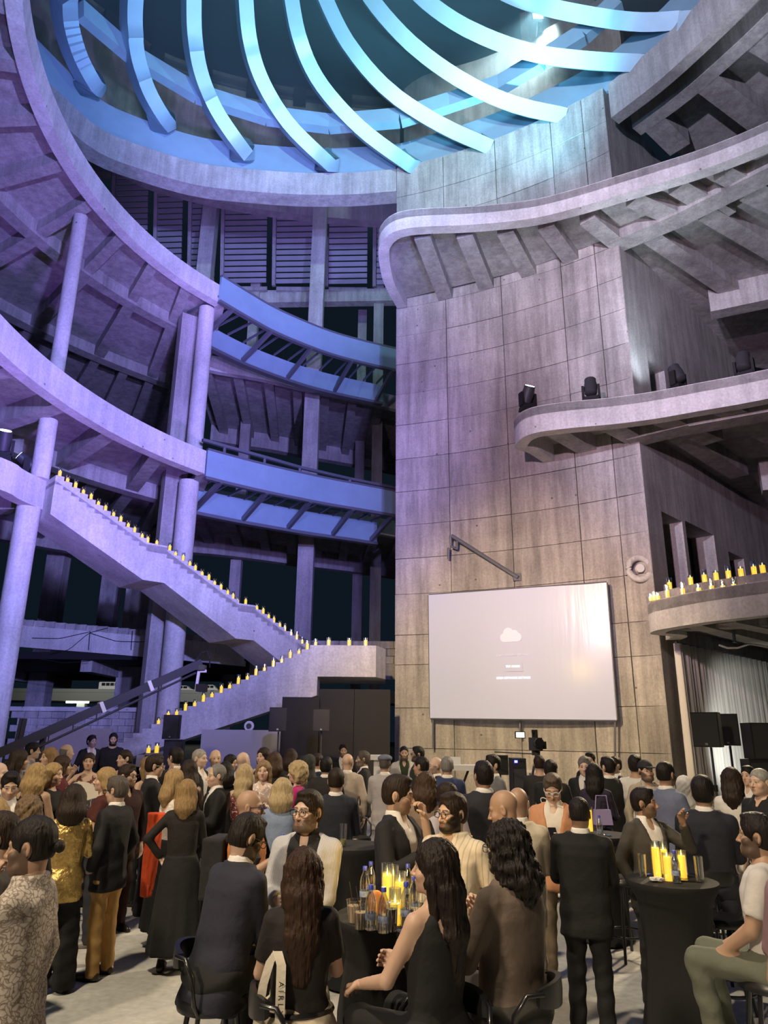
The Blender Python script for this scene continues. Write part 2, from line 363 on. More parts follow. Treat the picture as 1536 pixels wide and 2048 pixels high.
# ring beam continuing the tower face line to the right, and cross ribs
b1 = [TOWR, atz(1360, 440, Z3B)[:2], atz(1470, 385, Z3B)[:2], atz(1600, 320, Z3B)[:2]]
for a, b in zip(b1[:-1], b1[1:]): ribto(r3, a, b, .8, Z3B-.03, Z3T-.3, -.3)
for (xa, ya), (xb, yb) in [((1250, 398), (1345, 440)), ((1340, 372), (1455, 440)), ((1430, 345), (1545, 405)), ((1290, 470), (1480, 600)), ((1400, 425), (1560, 520)), ((1480, 385), (1620, 450))]:
    ribto(r3, atz(xa, ya, Z3B)[:2], atz(xb, yb, Z3B)[:2], .7, Z3B+.05, Z3T-.3)
ribto(r3, atz(1400, 632, Z3B-.6)[:2], atz(1600, 590, Z3B-.6)[:2], .7, Z3B-.75, Z3T-.3)
w2 = atz(1088, 926, Z2B)[:2]
e2 = [w2, w2*.96+np.array([-.55, 0])]+tp([(1029, 848), (1034, 832), (1050, 820), (1080, 811), (1140, 803), (1220, 795), (1300, 784), (1400, 765), (1470, 752), (1536, 738), (1640, 716)], Z2T)
r2, P2, N2 = rightslab('middle right balcony carrying four moving head stage lights', e2, Z2T, Z2B, [], [], 12)
deckpoly(r2, [tuple(p) for p in P2]+[(30, 18), (30, 36), tuple(sidep(14)), tuple(TOWR)], Z2T-.32, Z2T-.02)
for (xe, ye), (xw, yw) in [((1100, 865), (1178, 905)), ((1205, 850), (1275, 882)), ((1310, 840), (1430, 882)), ((1420, 815), (1560, 860))]:
    ribto(r2, atz(xe, ye, Z2B)[:2], atz(xw, yw, Z2B)[:2]+np.array([.1, .3]), .7, Z2B+.02, Z2T-.3)
b2 = [TOWR, atz(1400, 856, Z2B)[:2], atz(1600, 820, Z2B)[:2]]
for a, b in zip(b2[:-1], b2[1:]): ribto(r2, a, b, .8, Z2B-.03, Z2T-.3, -.3)
for (xa, ya), (xb, yb) in [((1330, 865), (1480, 960)), ((1450, 840), (1600, 910))]:
    ribto(r2, atz(xa, ya, Z2B)[:2], atz(xb, yb, Z2B)[:2], .7, Z2B+.05, Z2T-.3)
ribto(r2, atz(1500, 985, Z2B-.6)[:2], atz(1620, 972, Z2B-.6)[:2], .7, Z2B-.75, Z2T-.3)
e1 = [TOWR+np.array([.15, -.1]), TOWR+np.array([.0, -1.0])]+tp([(1297, 1212), (1303, 1203), (1330, 1196), (1400, 1181), (1470, 1170), (1536, 1160), (1640, 1145)], Z1T)
r1, P1, N1 = rightslab('low right balcony edged with yellow candles above the white curtain', e1, Z1T, Z1B, [], [], 12)
deckpoly(r1, [tuple(p) for p in P1]+[(26, 17), (26, 32), tuple(sidep(14)), tuple(TOWR)], Z1T-.32, Z1T-.02)
for (xa, ya), (xb, yb) in [((1310, 1272), (1536, 1262)), ((1370, 1255), (1560, 1300)), ((1440, 1250), (1640, 1290))]:
    ribto(r1, atz(xa, ya, Z1B)[:2], atz(xb, yb, Z1B)[:2], .5, Z1B+.05, Z1T-.3)
mb = MB(); e1b = P1[12:]; n1b = N1[12:]; mb.ribbon(e1b+n1b*1.15, e1b+n1b*1.5, Z1T-.02, Z1T+.42); obj('upstand', mb, M_CON, r1, smooth=30)
# --- ring beam round the roof opening
RB = tp([(105, 172), (200, 256), (300, 297), (400, 326), (500, 338), (600, 345), (700, 345), (793, 338)], ZTOP)
RB = [RB[0]+(RB[0]-RB[1])*1.5+np.array([.3, 0])]+RB
ERB = spl(RB, 40); NRB = normals(ERB, 1)
if NRB[-1][1] < 0: NRB = -NRB
t = thing('roof_ring_beam', 'curved concrete ring beam along the back of the roof opening', 'beam', (*ERB[20], 26), world=True)
mb = MB(); mb.ribbon(ERB, ERB+NRB*.8, ZTOP-1.25, ZTOP); obj('beam', mb, M_CON, t, smooth=30)
RR = tp([(1215, 169), (1304, 96), (1397, 5), (1480, -85), (1560, -190)], ZTOP); ERR = spl(RR, 30); NRR = normals(ERR, 1)
if NRR[0][0] < 0: NRR = -NRR
t = thing('roof_slab', 'coffered concrete roof slab at top right beside the steel ribs', 'roof', (*ERR[10], 25.6), world=True)
mb = MB(); mb.ribbon(ERR, ERR+NRR*.5, ZTOP-1.7, ZTOP); obj('fascia', mb, M_CON, t, smooth=30)
mb = MB(); mb.ribbon(ERR+NRR*.3, ERR+NRR*22, ZTOP-.5, ZTOP-.1); obj('deck', mb, M_CON, t)
mb = MB(); mb.ribbon(ERR+NRR*1.5, ERR+NRR*2.1, ZTOP-1.3, ZTOP-.4); obj('ring_beam', mb, M_CON, t, smooth=30)
for (xa, ya), (xb, yb) in [((1385, 145), (1536, 262)), ((1480, 60), (1640, 160)), ((1300, 240), (1360, 300))]:
    ribto(t, atz(xa, ya, ZTOP-1.3)[:2], atz(xb, yb, ZTOP-1.3)[:2], .9, ZTOP-1.3, ZTOP-.4)
# --- columns
def column(label, p, r0, z0, z1, name='concrete_column'):
    mb = MB(); mb.lathe([(r0, z0), (r0, z1)], 28, (p[0], p[1], 0))
    for q in np.arange(z0+2.4, z1, 2.6): mb.lathe([(r0+.006, q), (r0+.012, q+.02), (r0+.006, q+.04)], 28, (p[0], p[1], 0), False)
    return tag(obj(name, mb, M_CONL, smooth=40), label, 'column', 'round concrete columns')
kx = ray(88, 900); kaz = kx[0]/kx[1]
cp = np.array([kaz*21.6, 21.6])
column('lowest round column at far left under the short balcony', cp+np.array([-.25, .1]), .36, 0, ZA-.9)
column('round column between short balcony and middle balcony at far left', cp, .29, ZA, Z2B+.1)
column('round column under the upper left balcony standing on the middle one', cp, .245, Z2T, Z3B+.1)
ec = EC[-1]+NC[-1]*.75+np.array([-.2, .2])
column('tall round column at right end of left balconies, ground level', ec+np.array([-.1, .1]), .40, 0, Z2B+.1)
column('round column at right end between middle and upper left balconies', ec, .34, Z2T, Z3B+.1)
mb = MB(); q = ec+np.array([-.85, .55]); mb.box((*q, (Z3B)/2), (.9, .5, Z3B), R(35)); tag(obj('concrete_pier', mb, M_CON), 'flat dark concrete pier just left of the end column', 'pier')
# --- steel bridges from the left balconies to behind the tower
def bridge(label, px, Zt, fh, low, lat):
    P = spl(tp(px, Zt), 28); N = normals(P, 1)
    if N[0][1] < 0: N = -N
    t = thing('steel_bridge', label, 'bridge', (*P[12], Zt-fh), world=True)
    for i in range(0, 27, 9):
        mb = MB(); mb.ribbon(P[i:i+10], (P+N*.12)[i:i+10], Zt-fh+.01, Zt); obj('fascia_plate', mb, M_STEEL, t, smooth=30)
    mb = MB(); mb.ribbon(P-N*.04, P+N*.16, Zt-fh-.12, Zt-fh); obj('bottom_flange', mb, M_STEELD, t, smooth=30)
    mb = MB(); mb.ribbon(P-N*.04, P+N*.16, Zt, Zt+.08); obj('top_flange', mb, M_STEELD, t, smooth=30)
    O = P+N*2.2
    mb = MB(); mb.ribbon(O, O+N*.14, Zt-low, Zt-low+1.0); obj('rear_girder', mb, M_STEEL, t, smooth=30)
    mb = MB(); mb.ribbon(O-N*.1, O+N*.2, Zt-low-.14, Zt-low); obj('rear_flange', mb, M_STEELD, t, smooth=30)
    for i in np.linspace(2, 26, lat).astype(int):
        mb = MB(); mb.bar((*P[i], Zt-fh-.05), (*O[i], Zt-low+.05), .14, .22); obj('cross_beam', mb, M_STEELD, t)
    for i in range(0, 27, 2):
        mb = MB(); mb.bar((*(P[i]+N[i]*.1), Zt-fh+.2), (*(O[i]), Zt-fh+.2), .06, .1); obj('joist', mb, M_STEELD, t)
    return t
bridge('upper blue painted steel bridge curving behind the tower', [(444, 553), (500, 588), (560, 622), (650, 660), (720, 681), (800, 700)], Z3T+.35, 1.15, 2.0, 5)
bridge('lower blue painted steel bridge curving behind the tower', [(416, 900), (470, 915), (550, 935), (650, 957), (720, 970), (800, 985)], Z2T+.1, 1.1, 1.9, 5)
rail = tp([(405, 880), (450, 893), (530, 915), (600, 935), (700, 958), (790, 976)], Z2T+.55)
t = thing('steel_rail', 'dark steel channel lying along top of lower bridge', 'rail', (*rail[2], Z2T+.2), world=True)
for a, b in zip(rail[:-1], rail[1:]):
    mb = MB(); mb.bar((*a, Z2T+.55), (*b, Z2T+.55), .15, .12); obj('channel', mb, M_STEELD, t)
for a in rail[1:5]:
    mb = MB(); mb.bar((*a, Z2T+.08), (*a, Z2T+.5), .1, .1); obj('stub_post', mb, M_STEELD, t)
# --- back ring floors seen between the bridges
def backslab(label, px, Zt, yo):
    P = spl([np.array(q) for q in tp(px, Zt)], 36); N = np.c_[np.full(36, -.10), np.full(36, 1.)]
    t = slab(label, P, N, Zt, Zt-.85, yo, fh=.35, ribs=[((i+.5)/9, .3, yo, .5, .1) for i in range(9)], beams=[(yo-.4, .6, -.45, 0, 1)])
backslab('far back floor with ribbed underside between the two steel bridges', [(380, 700), (435, 713), (520, 728), (620, 752), (700, 770), (785, 790), (880, 815)], Z3T, 9)
backslab('far back floor with ribbed underside below the lower steel bridge', [(340, 968), (410, 976), (500, 991), (620, 1013), (700, 1026), (785, 1041), (880, 1060)], Z2T, 8)
def sqcol(label, x, y, w_, z0, z1, m=None):
    mb = MB(); mb.box((x, y, (z0+z1)/2), (w_, w_*.9, z1-z0)); return tag(obj('square_column', mb, m or M_CON), label, 'column', 'square columns at the back')
sqcol('broad square column rising behind the middle of the bridges', -3.95, 35.6, .8, 0, 36)
sqcol('narrow square column at the back beside the tower edge', -.45, 40, .62, 0, 36)
sqcol('narrow square column at the back left of the broad one', -8.4, 40, .6, 0, 30)
sqcol('violet lit square column high behind the upper left balcony', -10.6, 36, .85, 20, 36)
sqcol('dark square column at the back between left columns low down', -18.6, 40, 1.0, 0, 20)
sqcol('brown square column at the back under the long stair top', -15.4, 40, .9, 5.5, 20)
sqcol('dark square column at the back seen under the long stair', -12.1, 36, 1.5, 0, 12)
sqcol('dark square column near tower low behind the landing', -1.6, 43.5, .6, 0, 30)
# outer beams at roof level
t = thing('facade_beam', 'long horizontal concrete beam of the outer facade under the louvres', 'beam', (-3, 40, 28.4), world=True)
mb = MB(); mb.bar((-22, 41, 28.9), (3, 39.5, 28.6), .6, .9); obj('beam', mb, M_CON, t)
mb = MB(); mb.bar((-22, 38.6, 37.5), (3, 38, 36.0), .6, .8); obj('top_beam', mb, M_CON, t)
# louvre panels
xs = [-17.6, -14.9, -12.7, -10.6, -7.3, -3.95, -.9, 1.4]
for k_ in range(len(xs)-1):
    xa, xb = xs[k_]+.3, xs[k_+1]-.3
    t = thing('louvre_panel', ordinal(k_+1)+' slatted louvre panel from the left under the roof ring', 'louvre', ((xa+xb)/2, 37, 29), group='louvre panels of the outer facade', world=True)
    nsl = 22
    me = None
    for i in range(nsl):
        z = 29.4+i*.36; y = 39.2-.095*i
        if me is None:
            mb = MB(); mb.bar((xa, y, z), (xb, y-.1, z), .08, .27, (0, -.35, .93)); o = obj('slat', mb, M_LOUV, t); me = o.data
        else:
            o = bpy.data.objects.new('slat', me); COL.objects.link(o); o.parent = t; o.location = (0, -.095*i, .36*i)
    mb = MB(); mb.bar((xa-.15, 39.4, 29.2), (xa-.15, 37.2, 37.3), .22, .3); obj('frame_post', mb, M_CON, t)
    mb = MB(); mb.bar((xa, 39.6, 29.1), (xb, 39.6, 29.1), .2, .25); obj('frame_sill', mb, M_CON, t)
# outer upper concrete drum behind the ribs
DR = tp([(60, -110), (200, 0), (280, 60), (350, 105), (500, 150), (640, 174), (800, 190)], 42)
ED = spl(DR, 40); ND = normals(ED, 1)
if ND[-1][1] < 0: ND = -ND
t = thing('roof_drum_wall', 'stained concrete drum wall behind the blue steel ribs', 'wall', (*ED[20], 33), world=True)
mb = MB(); mb.ribbon(ED, ED+ND*.6, 32, 40.6); obj('wall', mb, M_CON, t, smooth=30)
mb = MB(); mb.ribbon(ED+ND*.5, ED+ND*1.1, 40.4, 42.2); obj('parapet', mb, M_CONJ, t, smooth=30)
for i in range(3, 38, 5):
    mb = MB(); mb.bar((*(ED[i]-ND[i]*.15), 40.9), (*(ED[i]+ND[i]*.9), 40.9), .8, 1.5); obj('bracket', mb, M_DARK, t)
for z in (40.75, 41.35):
    mb = MB(); mb.ribbon(ED+ND*.2, ED+ND*.45, z, z+.22); obj('rail', mb, M_STEELD, t, smooth=30)
DR2 = tp([(808, 178), (850, 150), (960, 118), (1060, 75), (1120, 42), (1230, -20)], 40); ED2 = spl(DR2, 20); ND2 = normals(ED2, 1)
if ND2[-1][1] < 0: ND2 = -ND2
t = thing('roof_drum_wall', 'straight stained concrete roof wall at upper right behind the ribs', 'wall', (*ED2[10], 33), world=True)
mb = MB(); mb.ribbon(ED2, ED2+ND2*.8, 31.5, 40); obj('wall', mb, M_CON, t, smooth=30)
bx = atz(1130, 45, 41); mb = MB(); mb.box((bx[0], bx[1]+1.2, 41.0), (4.2, 2.4, 3.4), R(-20)); obj('block', mb, M_CON, t)
fl = atd(1076, 26, bx[1]-1.0)
t = thing('floodlight', 'bright white floodlight mounted on the roof wall at top', 'light', tuple(fl))
mb = MB(); mb.box((0, .12, 0), (.55, .22, .75)); obj('housing', mb, M_DARK, t)
mb = MB(); mb.box((0, 0, 0), (.46, .03, .64)); obj('lens', mb, mat('flood_lens', (1, 1, 1), .3, emit=(.9, 1, 1), es=9), t)
mb = MB(); mb.bar((0, .2, -.3), (0, .7, -.9), .08, .08); obj('bracket', mb, M_DARK, t)
ll = bpy.data.lights.new('floodlight_lamp', 'SPOT'); ll.color = (.55, .9, 1); ll.energy = 9000; ll.spot_size = R(120); ll.spot_blend = 1; ll.shadow_soft_size = .25
lo = bpy.data.objects.new('floodlight_lamp', ll); COL.objects.link(lo); lo.location = tuple(fl+np.array([0, -.3, 0])); lo.rotation_euler = (R(55), 0, R(10))
# --- steel ribs swirling over the opening
oc = np.array([-1.5, 12.5]); r0 = 15.3
def dome_hit(x, y):
    d = ray(x, y); lo_, hi = 5., 120.
    g = lambda s: (EYE+d[2]*s)-(28.0+9.5*(1-((d[0]*s-oc[0])**2+(d[1]*s-oc[1])**2)/r0**2))
    for _ in range(50):
        m_ = (lo_+hi)/2
        if g(m_) < 0: lo_ = m_
        else: hi = m_
    return d*lo_+np.array([0, 0, EYE])
dome = thing('steel_dome_frame', 'blue lit steel ribs swirling round the open roof', 'roof frame', (*oc, 28), world=True)
RIBS = [[(178, 165), (150, 110), (132, 50), (126, -10)],
        [(322, 238), (290, 180), (268, 110), (262, 40), (264, -30)],
        [(480, 298), (430, 225), (398, 150), (384, 70), (382, -30)],
        [(648, 322), (575, 250), (522, 165), (496, 80), (486, -30)],
        [(810, 325), (720, 258), (640, 170), (598, 80), (576, -30)],
        [(968, 290), (880, 250), (780, 185), (700, 95), (650, 0), (640, -40)],
        [(1125, 232), (1030, 210), (930, 165), (830, 95), (750, 10), (725, -40)],
        [(1300, 128), (1180, 122), (1060, 105), (940, 60), (850, 0), (810, -50)],
        [(1385, 40), (1290, 45), (1180, 32), (1060, 5), (960, -40)]]
def csp(P, n):
    P = [np.asarray(p, float) for p in P]; Q = [2*P[0]-P[1]]+P+[2*P[-1]-P[-2]]; out = []
    for i in range(1, len(Q)-2):
        p0, p1, p2, p3 = Q[i-1:i+3]
        for k in range(10):
            t_ = k/10; out.append(.5*((2*p1)+(p2-p0)*t_+(2*p0-5*p1+4*p2-p3)*t_*t_+(3*p1-p0-3*p2+p3)*t_**3))
    out.append(P[-1]); idx = np.linspace(0, len(out)-1, n).astype(int); return [out[i] for i in idx]
def sweepbox(mb, pts, wd, dp):
    V = []; m_ = len(pts)
    for i in range(m_):
        d = pts[min(i+1, m_-1)]-pts[max(i-1, 0)]; d = d/np.linalg.norm(d)
        p = pts[i]; n = np.array([(p[0]-oc[0])*.10, (p[1]-oc[1])*.10, 1.0]); n = n-d*np.dot(n, d); n /= np.linalg.norm(n)
        s = np.cross(d, n)
        for a, b in ((-1, -1), (1, -1), (1, 1), (-1, 1)): V.append(p+s*a*wd/2+n*b*dp/2)
    Fc = [(i*4+k, (i+1)*4+k, (i+1)*4+(k+1) % 4, i*4+(k+1) % 4) for i in range(m_-1) for k in range(4)]
    return mb.add(V, Fc+[(0, 1, 2, 3), ((m_-1)*4+3, (m_-1)*4+2, (m_-1)*4+1, (m_-1)*4)])
ALLR = list(ERB)+list(arc(TC, TR, ta0, ta1, 14))+list(ERR)
AR = spl(ALLR[::3], 90); NAR = normals(AR, 1)
if NAR[45][1] < 0: NAR = -NAR
def ringpt(x, y):
    d = ray(x, y); k_ = d[0]/d[1]; Q_ = AR+NAR*.35; j = min(range(90), key=lambda i: abs(Q_[i][0]/Q_[i][1]-k_)+(100 if Q_[i][1] < 12 else 0)); r_ = Q_[j]; z = EYE+d[2]/d[1]*r_[1]
    return np.array([r_[0], r_[1], min(max(z, ZTOP+.3), ZTOP+1.9)])
RIB3 = []; RPX = []
for rp in RIBS:
    q0, q1 = np.array(rp[0], float), np.array(rp[1], float); q0 = q0+(q0-q1)/np.linalg.norm(q0-q1)*4
    px = csp([q0]+[np.array(q) for q in rp], 28); rp_ = ringpt(*px[0]); E_ = np.array([0, 0, EYE]); d0 = ray(*px[0]); s0_ = (rp_[1])/d0[1]; pe = dome_hit(*px[-1]); s1_ = pe[1]/ray(*px[-1])[1]
    ss = [s0_+(s1_-s0_)*(i/(len(px)-1)) for i in range(len(px))]; pts = [ray(*q)*v+E_ for q, v in zip(px, ss)]; RPX += [(q, v) for q, v in zip(px, ss)]
    RIB3.append(pts)
    # carry the rib on over the opening, out of view
    d = pts[-1]-pts[-3]; pts = pts+[pts[-1]+d*k_+np.array([0, 0, -.06*k_*k_]) for k_ in (1, 2, 3, 4)]
    mb = MB(); sweepbox(mb, pts, .62, 1.15); rb = obj('rib', mb, M_STEEL, dome, smooth=35)
    c_ = pts[9]; mb = MB()
    for a in range(3):
        for b in range(3): mb.box((c_[0]+(a-1)*.16, c_[1]+(b-1)*.16, c_[2]-.63), (.07, .07, .06))
    o = obj('bolt_plate', mb, M_STEELD, rb); o['kind'] = 'stuff'
for i in range(0, 88, 6):
    e_ = min(i+7, 90)
    mb = MB(); mb.ribbon((AR+NAR*.25)[i:e_], (AR+NAR*.4)[i:e_], ZTOP-.02, ZTOP+1.7); obj('ring_plate', mb, M_STEEL, dome, smooth=30)
PUR = [(160, 20), (262, 108), (395, 188), (535, 232), (660, 248), (800, 236), (900, 205), (1000, 170), (1085, 120), (1165, 70), (1235, 5)]
pp = []
for x, y in PUR:
    v = sorted(RPX, key=lambda e: (e[0][0]-x)**2+(e[0][1]-y)**2)[:3]; pp.append(ray(x, y)*(sum(e[1] for e in v)/3+.4)+np.array([0, 0, EYE]))
for a, b in zip(pp[:-1], pp[1:]):
    mb = MB(); mb.bar(a, b, .45, .75); obj('purlin', mb, M_STEEL, dome)
# ================================================================== candles, stairs
M_WAX = mat('candle_wax', (.95, .70, .12), .5, emit=(1.0, .50, .04), es=1.7)  # flame light shining through the wax is put in as emission
M_FLAME = mat('candle_flame', (1, .9, .5), .5, emit=(1.0, .80, .25), es=7)
M_GLASS = glassy('clear_glass')
def candle_proto(name, gh, wh, rr, n=14):
    t = thing(name, 'x', 'candle')
    mb = MB(); mb.lathe([(rr, 0), (rr, gh)], n, caps=False); mb.lathe([(rr*.93, .004), (rr*.93, gh)], n, caps=False); mb.lathe([(.001, .002), (rr, .002)], n, caps=False); obj('glass', mb, M_GLASS, t, smooth=50)
    mb = MB(); mb.lathe([(rr*.80, .005), (rr*.82, wh*.9), (rr*.78, wh), (rr*.3, wh-.006)], n); obj('wax', mb, M_WAX, t, smooth=50)
    mb = MB(); mb.lathe([(.001, wh), (rr*.16, wh+rr*.3), (rr*.10, wh+rr*.55), (.001, wh+rr*.9)], 8); obj('flame', mb, M_FLAME, t, smooth=60)
    return t
CANS = {}
def candle(loc, label, group, gh=.30, wh=.2, rr=.05):
    k_ = (gh, wh, rr)
    if k_ not in CANS:
        c = candle_proto('candle', gh, wh, rr); CANS[k_] = c; c.location = loc; c['label'] = label; c['group'] = group; return c
    return dup(CANS[k_], loc, rnd.uniform(0, 6), label, group)
ZL = 5.06
p0 = atz(624, 1303, ZL)[:2]; p1 = atz(112, 950, ZA)[:2]
ev = p1-p0; SL = np.hypot(*ev); ev /= SL; nv = np.array([ev[1], -ev[0]])
if nv[1] < 0: nv = -nv
NR = 35; ris = (ZA-ZL)/NR; ld = .75; tr = (SL-2*ld)/(NR-2)
st = thing('long_staircase', 'long concrete stair climbing left to the short balcony, lined with candles', 'staircase', (*p0, 0), world=True)
WST = 1.9
def prof(s0, s1, za, zb, ba, bb, name, par, e=ev, n=nv, o=p0, wd=WST, m=None):
    a0 = o+e*s0; a1 = o+e*s1; b0 = a0+n*wd; b1 = a1+n*wd
    mb = MB(); mb.hexa([(*a0, ba), (*a1, bb), (*b1, bb), (*b0, ba), (*a0, za), (*a1, zb), (*b1, zb), (*b0, za)]); return obj(name, mb, m or M_CONL, par)
s = 0; z = ZL; cand = []; TH = 1.28
for fl_, nrz in enumerate((11, 12, 12)):
    s0, z0 = s, z
    for i in range(nrz):
        z += ris; last = (i == nrz-1 and fl_ < 2); d_ = ld if last else tr
        prof(s, s+d_, z, z, z-ris*2.2, z-ris*2.2, 'step', st); cand.append((s+d_*.45, z))
        if last: cand.append((s+d_*.9, z))
        s += d_
    e_ = s-ld if fl_ < 2 else s
    ze = z-ris
    prof(s0, e_, z0-ris*.5, ze-ris*.3, z0-TH, ze-TH+ris, 'waist', st)
    if fl_ < 2: prof(e_, s, z-ris*.4, z-ris*.4, ze-TH+ris, ze-TH+ris, 'waist', st)
cand = cand[::-1]
for i, (s_, z_) in enumerate(cand):
    q = p0+ev*s_+nv*rnd.uniform(.12, .2)
    tall = (i % 2 == 0)
    candle((*q, z_), ordinal(i+1)+' yellow candle from the top of the long stair', 'candles on the long stair', .31 if tall else .25, .20 if tall else .14, .062)
lower = thing('lower_staircase', 'lower concrete flight rising right to the landing, candles on its edge', 'staircase', (-7, 26, 0), world=True)
XL0, XL1, YF = float(atz(648, 1305, ZL)[0]), -12.2, 25.9
NL = 33; rl = ZL/NL; tl = (XL0-XL1)/NL
ex = np.array([-1., 0]); ny = np.array([0, 1.]); o0 = np.array([XL0, YF])
for i in range(NL):
    zt = ZL-(i+1)*rl+rl; 
    prof(i*tl, (i+1)*tl, ZL-i*rl, ZL-i*rl, max(ZL-(i+2.2)*rl, 0), max(ZL-(i+2.2)*rl, 0), 'step', lower, ex, ny, o0, 1.1)
prof(0, NL*tl, ZL-rl, .01, ZL-1.75, 0, 'stringer', lower, ex, ny, o0+np.array([0, -.02]), 1.1)
pz = lambda i: ZL-i*rl
mb = MB(); pr_ = atd(752, 1305, YF)[0]
mb.prism([(XL0, YF-.02), (pr_, YF-.02), (pr_+.35, YF+1.1), (pr_+.35, 29.9), (XL0-.6, 29.9), (XL0-.6, YF+1.2), (XL0, YF+1.2)], ZL-1.1, ZL); obj('landing', mb, M_CONL, lower)
ci = 0
for i, d_ in zip(range(0, 19), [.9]*19):
    q = (XL0-(i+.4)*tl*1.0, YF+.18+.03*(i % 3)); ci += 1
    candle((*q, pz(i)), ordinal(ci)+' yellow candle down the lower stair from the landing', 'candles on the lower stair', .34 if i % 2 else .24, .23 if i % 2 else .13, .068)
for i, x in enumerate((657, 698, 731)):
    a = atd(x, 1304, YF+.25); candle((a[0], YF+.25, ZL), ORD[i]+' yellow candle from the left on the stair landing', 'candles on the stair landing', .30, .22, .08)
for i, (x, y) in enumerate([(284, 1533), (296, 1510), (313, 1506)]):
    a = atd(x, y, 21.0); t_ = candle((a[0], a[1], a[2]), ORD[i]+' yellow candle from the left beside the black speaker stack', 'candles by the speaker stack', .28, .19, .068)
    mb = MB(); mb.box((0, 0, -a[2]/2), (.5, .4, a[2])); 
    pl = tag(obj('concrete_plinth', mb, M_CON), ORD[i]+' concrete plinth from the left under a candle by the speaker stack', 'plinth', 'plinths by the speaker stack'); pl.location = tuple(a)
# candles on the low right balcony: two rows
row1 = [(1302, 1200), (1309, 1199), (1316, 1198), (1335, 1193), (1366, 1189), (1398, 1186), (1424, 1184), (1447, 1184), (1469, 1181), (1495, 1180), (1519, 1179)]
for i, (x, y) in enumerate(row1):
    a = atz(x, y-1, Z1T); a = a*1.012; hh = [.2, .25, .2, .36, .36, .28, .42, .34, .4, .22, .42][i]
    candle((a[0], a[1], Z1T), ordinal(i+1)+' candle from the left along the front of the low right balcony', 'candles on the front of the low right balcony', hh, min(.2, hh*.6), .075)
row2 = [(1342, 1178), (1380, 1174), (1410, 1170), (1434, 1167), (1460, 1164), (1487, 1160), (1509, 1158), (1532, 1154)]
zu = Z1T+.42
for i, (x, y) in enumerate(row2):
    az_ = ray(x, y); az_ = az_[0]/az_[1]
    pl_ = e1b+n1b*1.33; j = min(range(len(pl_)), key=lambda q: abs(pl_[q][0]/pl_[q][1]-az_)); a = pl_[j]
    candle((a[0], a[1], zu), ordinal(i+1)+' candle from the left on the rear ledge of the low right balcony', 'candles on the rear ledge of the low right balcony', .38 if i % 2 == 0 else .28, .24, .08)
# ================================================================== far left background
mb = MB(); mb.box((0, 130, -1.2), (300, 175, .4)); tag(obj('ground', mb, mat('night_asphalt', (.05, .05, .05), .9)), kind='structure')
def pband(pxt, pxb, D, th=.35):
    T = [atd(x, y, D) for x, y in pxt]; B = [atd(x, y, D)[2] for x, y in pxb]
    P = np.array([[a[0], a[1]] for a in T]); return P, [a[2] for a in T], B
t = thing('gallery_edge', 'long concrete gallery edge with a course of blocks behind the left columns', 'parapet', (-12, 31, 0), world=True)
P, zt_, zb_ = pband([(-60, 1240), (60, 1252), (200, 1264), (340, 1276), (490, 1292)], [(-60, 1284), (60, 1295), (200, 1306), (340, 1318), (490, 1332)], 31.5)
mb = MB(); mb.ribbon(P, P+np.array([0, .4]), zb_, zt_); obj('fascia', mb, M_CONL, t)
L = P[-1][0]-P[0][0]; nb = int(L/.46)
for i in range(nb):
    x = P[0][0]+(i+.5)*L/nb; z = np.interp(x, P[:, 0], zt_)
    mb = MB(); mb.box((x, 31.65, z+.13+rnd.uniform(-.01, .01)), (L/nb-.02, .25, .26)); obj('block', mb, M_CMU, t)
mb = MB(); mb.prism([(-40, 31.6), (-6, 31.6), (-6, 46), (-40, 46)], 5.0, 5.3); obj('ceiling', mb, M_BLACK, t)  # shade under the slab is put into this black colour
for x in (-26, -19.5, -13): mb = MB(); mb.bar((x, 32, 4.75), (x, 45.5, 4.75), .5, .5); obj('beam', mb, M_CON, t)
t = thing('hanging_wires', 'thin black wires sagging across the concrete gallery edge', 'wire', (-12, 31.2, 5), world=True)
for wp in ([(64, 1276), (120, 1277), (178, 1264)], [(100, 1308), (140, 1300), (178, 1266), (215, 1256)], [(180, 1266), (240, 1283), (300, 1284), (345, 1282)], [(80, 1318), (130, 1326), (180, 1322)]):
    mb = MB(); mb.tube([(*q, z) for q, z in zip(spl([atd(x, y, 31.46) for x, y in wp], 14), np.interp(np.linspace(0, 1, 14), np.linspace(0, 1, len(wp)), [atd(x, y, 31.46)[2] for x, y in wp]))], .014, 5); obj('wire', mb, M_BLACK, t)
for x in (180, 265, 310): mb = MB(); mb.tube([atd(x, 1262, 31.46), atd(x-3, 1300, 31.46)], .016, 5); obj('wire', mb, M_BLACK, t)
t = thing('block_parapet', 'grey concrete block parapet behind the stair landing by the tower', 'parapet', (-2, 33, 0), world=True)
for r_ in range(3):
    for i in range(11):
        x = -5.4+i*.62+(.31 if r_ % 2 else 0); mb = MB(); mb.box((x, 33, 5.2+r_*.34), (.60, .3, .32)); obj('block', mb, M_CMU, t)
mb = MB(); mb.box((-2, 33.1, 4.7), (8, .4, .7)); obj('base', mb, M_CON, t)
t = thing('stair_handrail', 'dark metal handrail on the far side of the lower stair end', 'handrail', (-3, 29.5, 5), world=True)
for k_ in range(4):
    a = atd(583, 1268+k_*6, 29.6); b = atd(655, 1296+k_*3, 29.6); mb = MB(); mb.tube([a, b], .035, 6); obj('rail', mb, M_STEELD, t)
for x in (585, 620, 654): b = atd(x, 1266+(x-583)*.42, 29.6); a = np.array([b[0], b[1], ZL]); mb = MB(); mb.tube([a, b], .035, 6); obj('post', mb, M_STEELD, t)
t = thing('block_wall', 'low concrete block wall with ledge behind the two men by the steps', 'wall', (-12, 28.5, 0), world=True)
